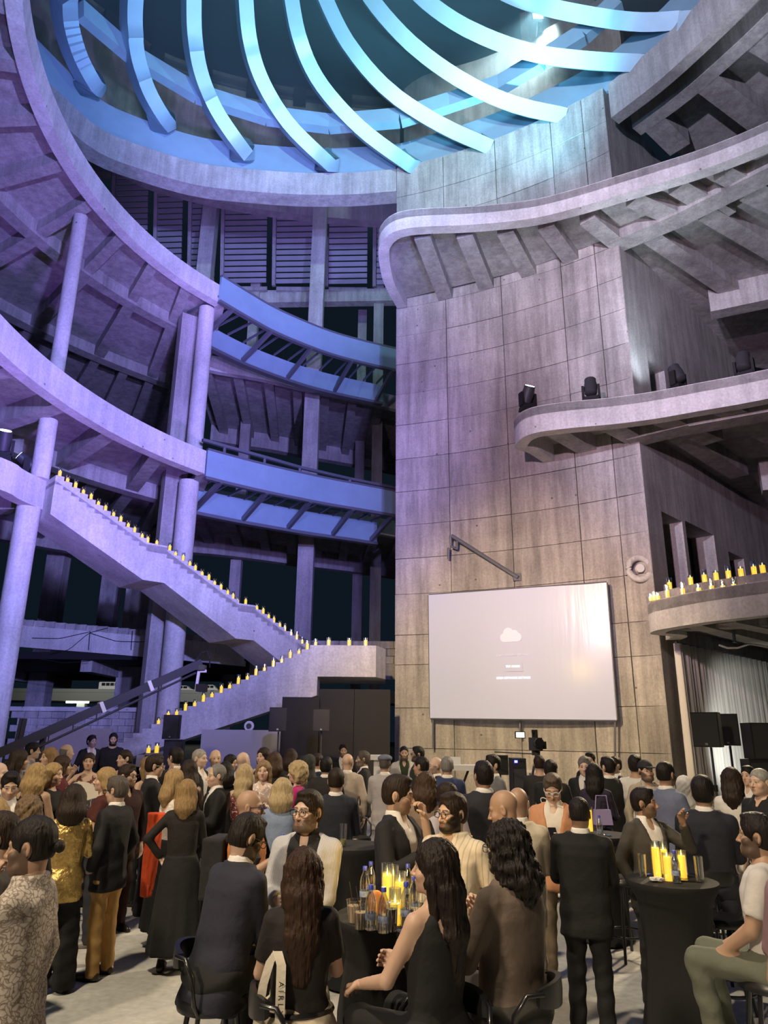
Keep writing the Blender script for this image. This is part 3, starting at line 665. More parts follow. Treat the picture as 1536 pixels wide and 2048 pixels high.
xa, xb = float(atd(20, 1450, 28.6)[0]), float(atd(345, 1450, 28.6)[0]); nb = int((xb-xa)/.5)
for r_ in range(11):
    for i in range(nb):
        mb = MB(); x = xa+(i+.5+(.5 if r_ % 2 else 0))*(xb-xa)/nb; mb.box((x, 28.7+rnd.uniform(-.012, .012), .12+r_*.25), ((xb-xa)/nb-.02, .25, .235)); obj('block', mb, M_CMU, t)
mb = MB(); mb.box(((xa+xb)/2, 28.75, 2.84), (xb-xa+.4, .5, .16)); obj('ledge', mb, M_CONL, t)
mb = MB(); a = atd(72, 1456, 27.6); b = atd(226, 1456, 27.6); mb.box(((a[0]+b[0])/2, 27.6, a[2]/2), (b[0]-a[0], .04, a[2])); tag(obj('plywood_board', mb, M_WOODP), 'tall brown plywood board leaning before the block wall', 'board')
# road with vehicles far outside
t = thing('elevated_road', 'far lit elevated road deck seen under the gallery', 'road', (-40, 150, 0), world=True)
YR = 150.; zr = atd(200, 1384, YR)[2]
mb = MB(); mb.box((-30, YR+6, zr-.9), (130, 14, 1.8)); obj('deck', mb, mat('road_deck', (.30, .32, .30), .9), t)
mb = MB(); mb.box((-30, YR-.9, zr+.2), (130, .3, .7)); obj('barrier', mb, mat('road_deck', (.3, .32, .3)), t)
for x in (-62, -48, -34, -20): mb = MB(); mb.box((x, YR+3, zr/2-1), (1.6, 1.6, zr)); obj('pillar', mb, M_WHITE, t)
sp = bpy.data.lights.new('street_lamp', 'POINT'); sp.energy = 3500; sp.color = (1, .96, .85); sp.shadow_soft_size = 1
for nm, x_, y_, z_ in (('street_lamp', -58, YR-14, 17), ('street_lamp', -34, YR-14, 17)):
    o = bpy.data.objects.new(nm, sp); COL.objects.link(o); o.location = (x_, y_, z_)
mb = MB(); a = atd(133, 1400, YR+1); b = atd(178, 1400, YR+1); a[2] = b[2] = zr-2.0; mb.bar(a, b, .3, .4); tag(obj('fluorescent_lamp', mb, mat('tube_light', (1, 1, 1), .5, emit=(.9, 1, .8), es=6)), 'bright greenish tube lamp under the far road', 'lamp')
def vehicle(label, x, y, Lw, Hh, van=True):
    a = atd(x, y, YR+2.5); t = thing('minibus' if van else 'car', label, 'vehicle', (float(a[0]), YR+2.5, zr))
    m = mat('vehicle_white', (.8, .8, .78), .35)
    pf = [(-Lw/2, .35), (-Lw/2, Hh*.95), (-Lw/2+.2, Hh), (Lw*.28, Hh), (Lw*.42, Hh*.6), (Lw/2, Hh*.5), (Lw/2, .35)] if van else [(-Lw/2, .35), (-Lw/2, Hh*.6), (-Lw*.36, Hh), (Lw*.12, Hh), (Lw*.28, Hh*.62), (Lw/2, Hh*.5), (Lw/2, .35)]
    n = len(pf); V = [(p, -.9, q) for p, q in pf]+[(p, .9, q) for p, q in pf]
    mb = MB(); mb.add(V, [tuple(range(n)), tuple(range(n, 2*n))[::-1]]+[(i, (i+1) % n, n+(i+1) % n, n+i) for i in range(n)]); obj('body', mb, m, t)
    for k_ in range(4 if van else 2):
        mb = MB(); w_ = Lw*.7/(4 if van else 3); mb.box((-Lw*.40+(k_+.5)*w_*1.02+(0 if van else Lw*.1), -.91, Hh*.78), (w_*.86, .04, Hh*.28)); obj('window', mb, M_BLKG, t)
    for s_ in (-1, 1): mb = MB(); mb.tube([(s_*Lw*.32, -.95, .35), (s_*Lw*.32, .95, .35)], .36, 14); obj('wheel', mb, M_BLACK, t)
vehicle('white minibus on the far road between the left columns', 224, 1380, 5.0, 2.1)
vehicle('white car on the far road just right of the tall end column', 370, 1382, 4.0, 1.5, False)
vehicle('long white van on the far road behind the camera crane head', 415, 1382, 4.6, 1.7)
# ================================================================== camera crane
t = thing('camera_crane', 'long black camera crane slanting up from the left with camera head', 'crane', (-9, 15, 0), world=True)
A = atd(-60, 1532, 14.0); B = atd(402, 1326, 16.5); Bv = Vector(B); Av = Vector(A)
mb = MB(); mb.bar(A, B, .13, .17); obj('arm', mb, M_DARK, t)
mb = MB(); mb.tube([Av+Vector((0, 0, -.25)), Bv+Vector((-.1, 0, -.22))], .025, 8); obj('tension_tube', mb, M_DARK, t)
for f_ in (.52, .74): p = Av.lerp(Bv, f_); mb = MB(); mb.bar(p-(Bv-Av)*.008, p+(Bv-Av)*.008, .18, .22); obj('clamp', mb, mat('clamp_tape', (.75, .73, .70), .6), t)
for f_ in (.2, .3, .4, .5, .6, .7, .8, .9): p = Av.lerp(Bv, f_); mb = MB(); mb.tube([p, p+Vector((0, 0, -.24))], .012, 6); obj('strut', mb, M_DARK, t)
h = Bv; mb = MB(); mb.tube([h+Vector((-.15, 0, .0)), h+Vector((-.02, 0, .22)), h+Vector((.12, 0, .26)), h+Vector((.2, 0, .1)), h+Vector((.2, 0, -.1))], .018, 8); obj('cable', mb, M_BLACK, t, smooth=60)
mb = MB(); mb.bar(h+Vector((0, 0, -.05)), h+Vector((0, 0, -.16)), .22, .2); obj('head_mount', mb, M_DARK, t)
mb = MB(); mb.bar(h+Vector((0, 0, -.18)), h+Vector((.14, 0, -.18)), .05, .06); mb.bar(h+Vector((-.03, 0, -.18)), h+Vector((-.06, 0, -.62)), .06, .05); obj('head_frame', mb, mat('violet_metal', (.5, .48, .7), .4, .4), t)
mb = MB(); mb.box(h+Vector((.06, 0, -.55)), (.2, .3, .16)); obj('camera', mb, M_BLACK, t)
pv = Av.lerp(Bv, .27); mb = MB()
mb.bar(pv+Vector((0, .1, .1)), (pv.x-.1, pv.y, 0), .09, .09); obj('post', mb, M_DARK, t)
for dx in (-.55, .55): mb = MB(); mb.bar((pv.x, pv.y, .75), (pv.x+dx, pv.y-.4, .02), .06, .06); obj('leg', mb, M_DARK, t)
for k_ in (0, 1): q = atd(44+k_*6, 1437, 15.2); mb = MB(); mb.bar(q, (q[0]-.16, q[1], .02), .07, .07); obj('leg', mb, M_DARK, t)
# ================================================================== stage side: drapes, partition, speakers
def flat(name, label, cat, x0, y0, x1, D, m, th=.12, y1=None, n=1):
    a = atd(x0, y0, D); b = atd(x1, y1 or y0, D); t = thing(name, label, cat, (float((a[0]+b[0])/2), D, 0))
    wd = (b[0]-a[0])/n; h_ = float(a[2])
    for i in range(n):
        mb = MB(); mb.box((-(b[0]-a[0])/2+wd*(i+.5), 0, h_/2), (wd-.015, th, h_)); obj('panel', mb, m, t)
    mb = MB(); mb.box((0, th, .05), (b[0]-a[0], .3, .1)); obj('foot', mb, M_BLACK, t)
    return t
flat('black_screen_wall', 'shorter black backdrop panel behind the pole speaker', 'backdrop', 565, 1394, 640, 24.6, M_BLACK)
flat('black_screen_wall', 'taller black backdrop panels under the stair landing', 'backdrop', 637, 1378, 781, 24.9, M_BLACK, n=2)
flat('grey_partition', 'plain light grey partition board in front of the lower stair', 'partition', 404, 1459, 562, 24.2, mat('grey_partition', (.38, .37, .38), .7))
def speaker(label, x, y0, y1, wpx, D, rz=0, pole=True, logo=False, name='loudspeaker', dep=.8):
    c = atd(x, y1, D); top = atd(x, y0, D); h_ = float(top[2]-c[2]); w_ = float(atd(x+wpx/2, y1, D)[0]-atd(x-wpx/2, y1, D)[0])
    t = thing(name, label, 'speaker', (float(c[0]), D, float(c[2])), rz)
    dp = w_*dep
    mb = MB(); mb.prism([(-w_/2, -dp/2), (w_/2, -dp/2), (w_*.36, dp/2), (-w_*.36, dp/2)], 0, h_); obj('cabinet', mb, M_BLACK, t)
    mb = MB(); mb.box((0, -dp/2-.012, h_/2), (w_*.92, .02, h_*.94)); obj('grille', mb, mat('speaker_grille', (.016, .016, .018), .6, bump=.4, bscale=120), t)
    mb = MB(); mb.box((w_*.0, -dp/2-.028, h_*.09), (w_*.1, .008, w_*.08)); obj('badge', mb, M_METAL, t)
    return t, (float(c[0]), D, float(c[2]))
def stand(label, p):
    t = thing('speaker_stand', label, 'stand', (p[0], p[1], 0)); h_ = p[2]-.005
    mb = MB(); mb.tube([(0, 0, .25), (0, 0, h_)], .025, 10); obj('pole', mb, M_DARK, t)
    mb = MB(); mb.tube([(0, 0, h_*.55), (0, 0, h_*.55+.12)], .04, 10); obj('collar', mb, M_BLACK, t)
    for k_ in range(3):
        a = k_*2.094+.4; mb = MB(); mb.tube([(0, 0, .75), (.5*math.cos(a), .5*math.sin(a), .02)], .016, 8); obj('leg', mb, M_DARK, t)
_, p = speaker('black loudspeaker on a pole before the grey partition', 557, 1415, 1463, 36, 21.6); stand('tall pole stand under loudspeaker before the grey partition', p)
_, p = speaker('black loudspeaker on a pole before the black backdrop', 643, 1418, 1463, 34, 21.9); stand('thin pole stand under loudspeaker before the black backdrop', p)
_, p = speaker('upper black cabinet of the speaker stack by the stair', 344, 1430, 1478, 32, 20.3, dep=1)
t, p = speaker('lower black cabinet of the speaker stack by the stair', 342, 1479, 1600, 38, 20.3, dep=1); hh_ = float(atd(342, 1479, 20.3)[2]); t.scale = (1, 1, hh_/(hh_-p[2])); t.location.z = 0
_, p = speaker('grey and black loudspeaker on a stand before the white curtain', 1422, 1425, 1494, 52, 15.4, R(-38), dep=1); stand('stand under the left loudspeaker before the white curtain', p)
_, p = speaker('second black loudspeaker on a stand, nearer the right edge', 1460, 1428, 1491, 44, 16.6, R(-30), dep=1); stand('stand under the second loudspeaker before the white curtain', p)
speaker('big black loudspeaker on top of the right edge stack', 1532, 1446, 1518, 78, 14.2, dep=.8, name='large_loudspeaker')
t, p = speaker('black subwoofer at bottom of the right edge stack', 1536, 1519, 1640, 74, 14.2, dep=.8, name='subwoofer'); hh_ = float(atd(1536, 1519, 14.2)[2]); t.scale = (1, 1, hh_/(hh_-p[2])); t.location.z = 0
# ================================================================== screen on the tower
def towpt(x, y, gap):   # point on the tower face in front by gap
    d = ray(x, y); lo_, hi = 1., 60.
    for _ in range(50):
        m_ = (lo_+hi)/2
        if np.hypot(d[0]*m_-TC[0], d[1]*m_-TC[1]) < TR-gap: lo_ = m_
        else: hi = m_
    return d*lo_+np.array([0, 0, EYE])
c00 = towpt(860, 1436, .45); c10 = towpt(1233, 1440, .45); c11 = towpt(1212, 1165, .45); c01 = towpt(857, 1190, .45)
scr = thing('projection_screen', 'large pale projection screen showing a connection error on the tower', 'screen', tuple(c00), world=True)
nrm = np.cross(c10-c00, c01-c00); nrm /= np.linalg.norm(nrm)
if nrm[1] > 0: nrm = -nrm
NX = 12; mb = MB(); V = []
for j in range(NX+1):
    for i in range(NX+1):
        a, b = i/NX, j/NX; V.append((c00*(1-a)+c10*a)*(1-b)+(c01*(1-a)+c11*a)*b+nrm*(.018*math.sin(a*9)*math.sin(b*5)*a))
n1 = NX+1; Fc = [(j*n1+i, j*n1+i+1, (j+1)*n1+i+1, (j+1)*n1+i) for j in range(NX) for i in range(NX)]
mb.add(V, Fc); mb.add([v-nrm*.05 for v in V], [q[::-1] for q in Fc])
M_SCR = mat('screen_vinyl', (.41, .43, .52), .20, emit=(.76, .72, .92), es=.22, bump=.22, bscale=1.1, stretch=(6, 6, .5), spec=.28)  # emission stands in for the projector light on the canvas
obj('canvas', mb, M_SCR, scr, smooth=60)
mb = MB(); 
for a, b in ((c00, c10), (c10, c11), (c11, c01), (c01, c00)): mb.tube([a-nrm*.06, b-nrm*.06], .05, 8)
obj('frame', mb, M_STEELD, scr)
for i, (x, y0_, y1_) in enumerate([(866, 1438, 1496), (1040, 1440, 1474), (1230, 1442, 1512)]):
    mb = MB(); mb.tube([towpt(x, y0_, .35), towpt(x, y1_, .35)], .035, 8); obj('hanging_rod', mb, M_STEELD, scr)
exs = (c10-c00); exs = exs/np.linalg.norm(exs); ups = np.cross(nrm, exs); ups = ups if ups[2] > 0 else -ups
def scrpt(x, y): # point on the screen plane
    d = ray(x, y); s_ = np.dot(c00-np.array([0, 0, EYE]), nrm)/np.dot(d, nrm); return d*s_+np.array([0, 0, EYE])+nrm*.03
M_TXT = mat('screen_text', (.9, .85, 1), .5, emit=(.93, .86, 1.0), es=.95); M_TXT2 = mat('screen_text_dim', (.50, .48, .56), .5, emit=(.82, .72, .86), es=.36); M_TXT3 = mat('screen_text_dark', (.20, .18, .22), .6, emit=(.6, .5, .6), es=.10); M_TXT4 = mat('screen_button', (.46, .46, .53), .4, emit=(.78, .72, .92), es=.25)  # emission of letters and icon replaces projected light too
def text(s_, x, y, wpx, m, bold=0.0, name='lettering'):
    cu = bpy.data.curves.new(name, 'FONT'); cu.body = s_; cu.align_x = 'CENTER'; cu.align_y = 'CENTER'; cu.size = 1; cu.offset = bold
    o = bpy.data.objects.new('tmp', cu); COL.objects.link(o); bpy.context.view_layer.update()
    me = bpy.data.meshes.new_from_object(o.evaluated_get(bpy.context.evaluated_depsgraph_get())); bpy.data.objects.remove(o)
    wl = max(v.co.x for v in me.vertices)-min(v.co.x for v in me.vertices); c = scrpt(x, y); wr = np.linalg.norm(scrpt(x+wpx/2, y)-scrpt(x-wpx/2, y)); k_ = wr/wl
    L = parent_loc(scr)
    for v in me.vertices: q = c+exs*v.co.x*k_+ups*v.co.y*k_; v.co = Vector(q)-L
    me.name = name; me.materials.clear(); me.materials.append(m); o = bpy.data.objects.new(name, me); COL.objects.link(o); o.parent = scr; return o
text("Can't connect right now", 1025, 1310, 64, M_TXT2, .01); text('TRY AGAIN', 1026, 1333, 28, M_TXT, .03); text('OPEN NETWORK SETTINGS', 1027, 1356, 68, M_TXT, .03)
c = scrpt(1026, 1333)-nrm*.008; mb = MB(); mb.add([c+exs*a+ups*b for a, b in ((-.34, -.17), (.34, -.17), (.34, .17), (-.34, .17))], [(0, 1, 2, 3)]); obj('button', mb, M_SCR, scr)
def disc(c, r_, n=28): return [c+exs*r_*math.cos(2*math.pi*k/n)+ups*r_*math.sin(2*math.pi*k/n) for k in range(n)]
u1 = np.linalg.norm(scrpt(1030, 1270)-scrpt(1029, 1270)); mb = MB(); cc0 = scrpt(1022, 1275)
parts_ = ((-13, 0, 8.5), (13, 0, 8.5), (-5, 9, 10), (7, 6, 8)); ol = []
for k in range(72):   # outline of the cloud: farthest point of its circles in each direction
    a = 2*math.pi*k/72; dx_, dy_ = math.cos(a), math.sin(a); best = 0
    for (px_, py_, r_) in parts_+tuple((x_, -1, 7.5) for x_ in range(-12, 13, 3)):
        b_ = px_*dx_+(py_-2)*dy_; q_ = r_*r_-(px_**2+(py_-2)**2-b_*b_)
        if q_ > 0: best = max(best, b_+math.sqrt(q_))
    ol.append(cc0+exs*dx_*best*u1+ups*(dy_*best+2)*u1)
mb.add(ol+[cc0+ups*2*u1], [(k, (k+1) % 72, 72) for k in range(72)]); cl = obj('cloud_icon', mb, M_TXT2, scr)
mb = MB(); mb.tube([cc0+nrm*.02+exs*(-9+18*k/8)*u1+ups*(-3+4*math.sin(math.pi*k/8))*u1 for k in range(9)], .7*u1, 6); obj('mouth', mb, M_TXT3, cl)
def glint(name, x, y, dist, col, pw, rad):
    p_ = scrpt(x, y); d = ray(x, y); d = d/np.linalg.norm(d); r_ = d-2*np.dot(d, nrm)*nrm; spot(name, tuple(p_+r_*dist), tuple(p_), col, pw, 34, .8, rad)
glint('yellow_glint_lamp', 1158, 1335, 15, (1, .66, .08), 700, .14); glint('violet_glint_lamp', 1195, 1262, 16, (.40, .30, 1), 600, .14)  # added unseen lamps, placed so the canvas mirrors them as glints
# pipe bracket and pipe collar on the tower
t = thing('pipe_bracket', 'thin black steel pipe slanting on bare tower wall above the screen', 'pipe', tuple(towpt(970, 1110, .2)), world=True)
mb = MB(); mb.tube([towpt(903, 1071, .5), towpt(1036, 1155, .15)], .07, 8); obj('pipe', mb, M_STEELD, t)
for a, b in [((901, 1070), (902, 1092)), ((914, 1078), (914, 1098)), ((902, 1092), (914, 1098)), ((897, 1095), (897, 1118))]: mb = MB(); mb.tube([towpt(*a, .45), towpt(*b, .3)], .045, 6); obj('brace', mb, M_STEELD, t)
mb = MB(); q = towpt(1034, 1154, .08); mb.box(q, (.28, .12, .28)); obj('base_plate', mb, M_STEELD, t)
q = towpt(1279, 1137, .12); t = thing('pipe_collar', 'round chipped concrete pipe collar on the tower right edge', 'pipe', tuple(q)); mb = MB(); mb.tube([(.36*math.cos(a), 0, .36*math.sin(a)) for a in np.linspace(0, 2*math.pi, 24, False)], .11, 8, True); obj('ring', mb, M_CONL, t, smooth=60); mb = MB(); mb.tube([(0, .05, 0), (0, -.08, 0)], .14, 12); obj('plug', mb, M_WHITE, t, smooth=40)
# ================================================================== curtain on the right
ca = np.array([TOWR[0]+.35, TOWR[1]-.35]); cbp = ca+SD*13; NCU = 640
t = thing('white_curtain', 'long white pleated curtain hanging under the low right balcony', 'curtain', (*ca, 0), world=True)
Pc = []; 
for i in range(NCU+1):
    f_ = i/NCU; o_ = .17*(abs(math.sin(f_*math.pi*88+.8*math.sin(f_*37)))-.5)+.04*math.sin(f_*2*math.pi*23); Pc.append(ca+SD*13*f_+SN*o_)
Pc = np.array(Pc); V = []; zs = [.15, 1.5, 3.0, 4.3, Z1B-.12]
for z in zs:
    sh = 1-.35*(z/Z1B)
    for i in range(NCU+1): b_ = ca+SD*13*i/NCU; V.append((*(b_+(Pc[i]-b_)*(.6+.5*sh)), z))
n1 = NCU+1; mb = MB(); mb.add(V, [(j*n1+i, j*n1+i+1, (j+1)*n1+i+1, (j+1)*n1+i) for j in range(4) for i in range(NCU)])
o = obj('fabric', mb, mat('white_curtain_fabric', (.66, .64, .63), .85), t, smooth=80, fix=False); sm = o.modifiers.new('thick', 'SOLIDIFY'); sm.thickness = .01
mb = MB(); mb.tube([(*ca, Z1B-.1), (*cbp, Z1B-.1)], .04, 8); obj('rod', mb, M_STEELD, t)
cl_ = ca+SN*1.9+SD*.4; ct_ = ca+SD*6.0; spot('curtain_spot', (float(cl_[0]), float(cl_[1]), .9), (float(ct_[0]), float(ct_[1]), 2.5), (.98, 1.0, .90), 420, 95, .8, .1)
t = thing('hanging_cable', 'pale cable sagging under the low right balcony', 'cable', (12, 22, 4), world=True)
a = atd(1440, 1290, 20.5); mb = MB(); mb.tube([atd(x, y, 20.5) for x, y in [(1438, 1290), (1455, 1296), (1475, 1296), (1500, 1288), (1520, 1291), (1545, 1296)]], .03, 6); obj('cable', mb, mat('pale_cable', (.6, .6, .58), .6), t, smooth=60)
mb = MB(); mb.tube([atd(1467, 1264, 20.5), atd(1469, 1285, 20.5)], .05, 6); obj('hook', mb, M_STEELD, t)
# ================================================================== moving head stage lights
M_LENS = mat('lamp_lens', (1, 1, 1), .2, emit=(.8, 1, 1), es=6)
def moving_head(label, p, yaw, tilt, s_=1.0):
    t = thing('moving_head_light', label, 'stage light', p, yaw, 'moving head stage lights'); t.scale = (s_, s_, s_)
    mb = MB(); mb.box((0, 0, .06), (.40, .30, .12), taper=.9); obj('base', mb, M_BLACK, t)
    mb = MB()
    for s in (-1, 1): mb.bar((s*.19, 0, .12), (s*.19, 0, .48), .06, .16, (0, 1, 0))
    mb.box((0, 0, .15), (.40, .16, .07)); obj('yoke', mb, M_BLACK, t)
    mb = MB(); mb.lathe([(.10, -.22), (.15, -.18), (.16, .05), (.14, .20), (.145, .24)], 18); o = obj('head', mb, M_DARK, t, smooth=40); o.location = (0, 0, .44); o.rotation_euler = (tilt, 0, 0)
    mb = MB(); mb.lathe([(.12, .241), (.12, .25)], 18); l = obj('lens', mb, M_LENS, o)
    return t
for lab, x, y, yw, tl_ in [('stage light at rounded end of the middle right balcony', 1056, 811, R(20), R(35)), ('stage light second from the rounded end of middle right balcony', 1183, 796, R(160), R(15)), ('stage light third from the rounded end, beam crossing dark side wall', 1357, 771, R(30), R(-20)), ('stage light nearest the right edge on middle right balcony', 1490, 747, R(140), R(20))]:
    d = atz(x, y, Z2T); moving_head(lab, (float(d[0]*1.02), float(d[1]*1.02), Z2T), yw, tl_, 1.35)
for lab, x, y, to, pw in (('moving_head_beam', 1183, 772, (13, 17, 27), 1500), ('moving_head_beam', 1357, 750, (8, 27, 22), 700), ('moving_head_beam', 1490, 722, (17, 20, 20), 700), ('moving_head_beam', 1056, 790, (1.5, 22, 26), 500)):
    q = atz(x, y, Z2T+.75); spot(lab, tuple(q*np.array([1.02, 1.02, 1])), to, (.75, .85, 1.0), pw, 70, 1, .1)
d = atz(50, 946, ZA); moving_head('stage light with glaring lens on the short left balcony', (float(d[0]*1.02), float(d[1]*1.02), ZA), R(-60), R(55), 1.2)
d = atz(2, 912, ZA); moving_head('stage light at far left edge on the short balcony', (float(d[0]*1.02), float(d[1]*1.02), ZA), R(30), R(30), 1.4)
# ================================================================== stage gear before the tower
t = thing('video_camera', 'black video camera on tripod filming in front of the tower', 'camera', tuple(atd(1072, 1508, 12.5)))
zc = t.location.z
mb = MB(); mb.box((0, 0, .16), (.16, .34, .20)); obj('body', mb, M_DARK, t)
mb = MB(); mb.tube([(0, -.15, .18), (0, -.33, .18)], .075, 14); obj('lens', mb, M_BLKG, t, smooth=40)
mb = MB(); mb.bar((0, -.12, .36), (0, .18, .36), .04, .05); mb.bar((0, .14, .24), (0, .14, .36), .04, .05); mb.bar((0, -.1, .24), (0, -.1, .36), .04, .05); obj('handle', mb, M_BLACK, t)
mb = MB(); mb.box((-.25, .0, .30), (.17, .03, .11)); f_ = obj('monitor', mb, M_BLACK, t); mb = MB(); mb.box((-.25, -.018, .30), (.14, .006, .085)); obj('display', mb, mat('monitor_screen', (.9, 1, 1), .4, emit=(.8, .95, .9), es=1.0), f_)
mb = MB(); mb.box((.1, 0, .14), (.12, .2, .12)); obj('battery', mb, M_BLACK, t)
mb = MB(); mb.tube([(0, 0, -.02), (0, 0, .06)], .07, 12); mb.tube([(0, .02, 0), (-.65, .25, .02)], .012, 6); obj('pan_head', mb, M_DARK, t)
for k_ in range(3): a = k_*2.094+.5; mb = MB(); mb.tube([(0, 0, -.02), (.45*math.cos(a), .45*math.sin(a), -zc+.01)], .022, 8); obj('leg', mb, M_DARK, t)
def gear_box(name, label, cat, x, y0, wpx, D, m, dep=.4):
    a = atd(x, y0, D); w_ = wpx*D/F*.98; t = thing(name, label, cat, (float(a[0]), D, 0)); mb = MB(); mb.box((0, 0, a[2]/2), (w_, dep, float(a[2]))); obj('case', mb, m, t)
    mb = MB(); mb.box((0, -dep/2-.01, a[2]*.55), (w_*.86, .02, a[2]*.7)); obj('front', mb, M_DARK, t); mb = MB(); mb.box((-w_*.25, -dep/2-.015, a[2]*.97), (.05, .02, .04)); obj('led', mb, mat('blue_led', (.1, .1, 1), .4, emit=(.1, .1, 1), es=8), t); return t
gear_box('guitar_amplifier', 'tall black amplifier with blue light left of the video camera', 'amplifier', 1034, 1516, 26, 13.2, M_BLACK)
t = thing('music_stand', 'black music stand behind the man in grey suit', 'stand', tuple(atd(1000, 1530, 13)*np.array([1, 1, 0])))
z0 = float(atd(1000, 1530, 13)[2]); mb = MB(); mb.box((0, 0, z0), (.28, .03, .32)); obj('desk', mb, M_BLACK, t); mb = MB(); mb.tube([(0, 0, .02), (0, 0, z0)], .015, 8); obj('pole', mb, M_BLACK, t); mb = MB(); mb.tube([(-.2, 0, .02), (.2, 0, .02)], .015, 6); mb.tube([(0, -.2, .02), (0, .2, .02)], .015, 6); obj('foot', mb, M_BLACK, t)
t = thing('white_lectern', 'small white lectern top beside the black backdrop', 'lectern', tuple(atd(755, 1530, 14)*np.array([1, 1, 0]))); z0 = float(atd(750, 1510, 14)[2])
mb = MB(); mb.box((0, 0, z0-.04), (.26, .4, .08)); obj('top', mb, M_WHITE, t); mb = MB(); mb.box((0, 0, (z0-.08)/2), (.14, .2, z0-.08)); obj('post', mb, M_WHITE, t)
t = thing('keyboard_stand', 'white electric keyboard on a stand before the tower base', 'keyboard', tuple(atd(905, 1545, 14.5)*np.array([1, 1, 0]))); z0 = float(atd(905, 1535, 14.5)[2])
mb = MB(); mb.box((0, 0, z0), (1.0, .32, .1)); obj('keybed', mb, M_WHITE, t); mb = MB(); mb.box((0, .1, z0+.12), (.34, .03, .14)); obj('sheet_rest', mb, M_WHITE, t)
for s in (-1, 1): mb = MB(); mb.bar((s*.3, 0, .01), (-s*.3, 0, z0-.05), .04, .04); obj('leg', mb, M_BLACK, t)
t = thing('drum_kit', 'white drum kit with cymbals before the tower', 'drum kit', tuple(atd(1135, 1560, 13.5)*np.array([1, 1, 0])))
for nm, x, y, z, r_, h_ in (('bass_drum', 0, .3, .3, .28, .4), ('snare_drum', -.4, -.1, .85, .18, .16), ('tom_drum', .05, .1, 1.15, .17, .2), ('tom_drum', .45, .1, 1.1, .18, .22)):
    mb = MB(); mb.lathe([(r_, -h_/2), (r_*1.03, -h_/2+.01), (r_*1.03, h_/2-.01), (r_, h_/2)], 20); o = obj(nm, mb, M_WHITE, t, smooth=40); o.location = (x, y, z)
    if nm == 'bass_drum': o.rotation_euler = (R(90), 0, 0)
for x, z in ((-.6, 1.45), (.75, 1.5)):
    mb = MB(); mb.lathe([(.02, .03), (.08, .03), (.24, 0), (.08, .02)], 20, (x, .3, z)); o = obj('cymbal', mb, mat('brass', (.6, .5, .25), .3, .9), t, smooth=60); mb = MB(); mb.tube([(x, .3, 0), (x, .3, z)], .015, 6); obj('cymbal_stand', mb, M_METAL, t)
mb = MB(); q = atd(206, 1520, 15.6); mb.box((float(q[0]), 16.0, .125), (3.2, 1.8, .25)); tag(obj('low_platform', mb, M_CON), 'low concrete platform under the two men by the steps', 'platform')
# ================================================================== tables, stools and what stands on them
def bar_table(label, px, py, ztop=1.10, r_=.36, foot=.30, waist=.22):
    c = atz(px, py, ztop); t = thing('cocktail_table', label, 'table', (float(c[0]), float(c[1]), 0)); n = 48; prof_ = [(foot, 0.02), (foot*.97, .06), (waist, .42), (waist*1.02, .6), (r_*.80, .92), (r_*.96, ztop-.05), (r_, ztop-.012), (r_*.99, ztop)]
    V = []
    for q, z in prof_:
        for k_ in range(n):
            a = 2*math.pi*k_/n; lobe = 1+(.10*math.cos(4*a)*(1-z/ztop)**1.5)+.018*math.sin(11*a)*(1-abs(2*z/ztop-1)); V.append((q*lobe*math.cos(a), q*lobe*math.sin(a), z))
    mb = MB(); mb.add(V, [(i*n+k_, i*n+(k_+1) % n, (i+1)*n+(k_+1) % n, (i+1)*n+k_) for i in range(len(prof_)-1) for k_ in range(n)]+[tuple((len(prof_)-1)*n+k_ for k_ in range(n)), tuple(range(n))[::-1]]); obj('cloth', mb, M_CLOTH, t, smooth=50)
    mb = MB(); mb.lathe([(.05, .0), (.05, .018)], 16); obj('base', mb, M_BLACK, t)
    return t, c
def stool_proto():
    t = thing('bar_stool', 'x', 'stool'); zs = .70
    mb = MB(); mb.lathe([(.16, zs-.03), (.185, zs-.02), (.19, zs+.005), (.17, zs+.035), (.05, zs+.042)], 28); obj('seat', mb, mat('black_vinyl', (.012, .012, .014), .35, bump=.1, bscale=8), t, smooth=50)
    for k_ in range(4):
        a = math.pi/4+k_*math.pi/2; mb = MB(); mb.tube([(.14*math.cos(a), .14*math.sin(a), zs-.03), (.235*math.cos(a), .235*math.sin(a), .0)], .014, 10); obj('leg', mb, M_BLKG, t, smooth=60)
    mb = MB(); mb.tube([(.205*math.cos(a), .205*math.sin(a), .22) for a in np.linspace(0, 2*math.pi, 28, False)], .011, 8, True); obj('foot_ring', mb, M_BLKG, t, smooth=60)
    # curved low backrest at +y with two tube arms
    n = 14; V = []
    for i in range(n+1):
        a = R(42+96*i/n)
        for dr, dz in ((-.012, -.055), (.014, -.06), (.018, 0), (.014, .06), (-.012, .055), (-.015, 0)): V.append(((.205+dr)*math.cos(a), (.205+dr)*math.sin(a), zs+.24+dz*math.sin(math.pi*(.12+.76*i/n))**.5))
    mb = MB(); mb.add(V, [(i*6+k_, i*6+(k_+1) % 6, (i+1)*6+(k_+1) % 6, (i+1)*6+k_) for i in range(n) for k_ in range(6)]+[tuple(range(6))[::-1], tuple(n*6+k_ for k_ in range(6))]); obj('backrest', mb, mat('black_vinyl', (.012, .012, .014)), t, smooth=50)
    for s in (-1, 1):
        mb = MB(); mb.tube([(s*.17, .02, zs-.02), (s*.225, .03, zs+.05), (s*.23, .045, zs+.18), (s*.20, .10, zs+.26), (s*.15, .165, zs+.26)], .012, 8); obj('arm_tube', mb, M_BLKG, t, smooth=60)
    return t
STOOL = [None]
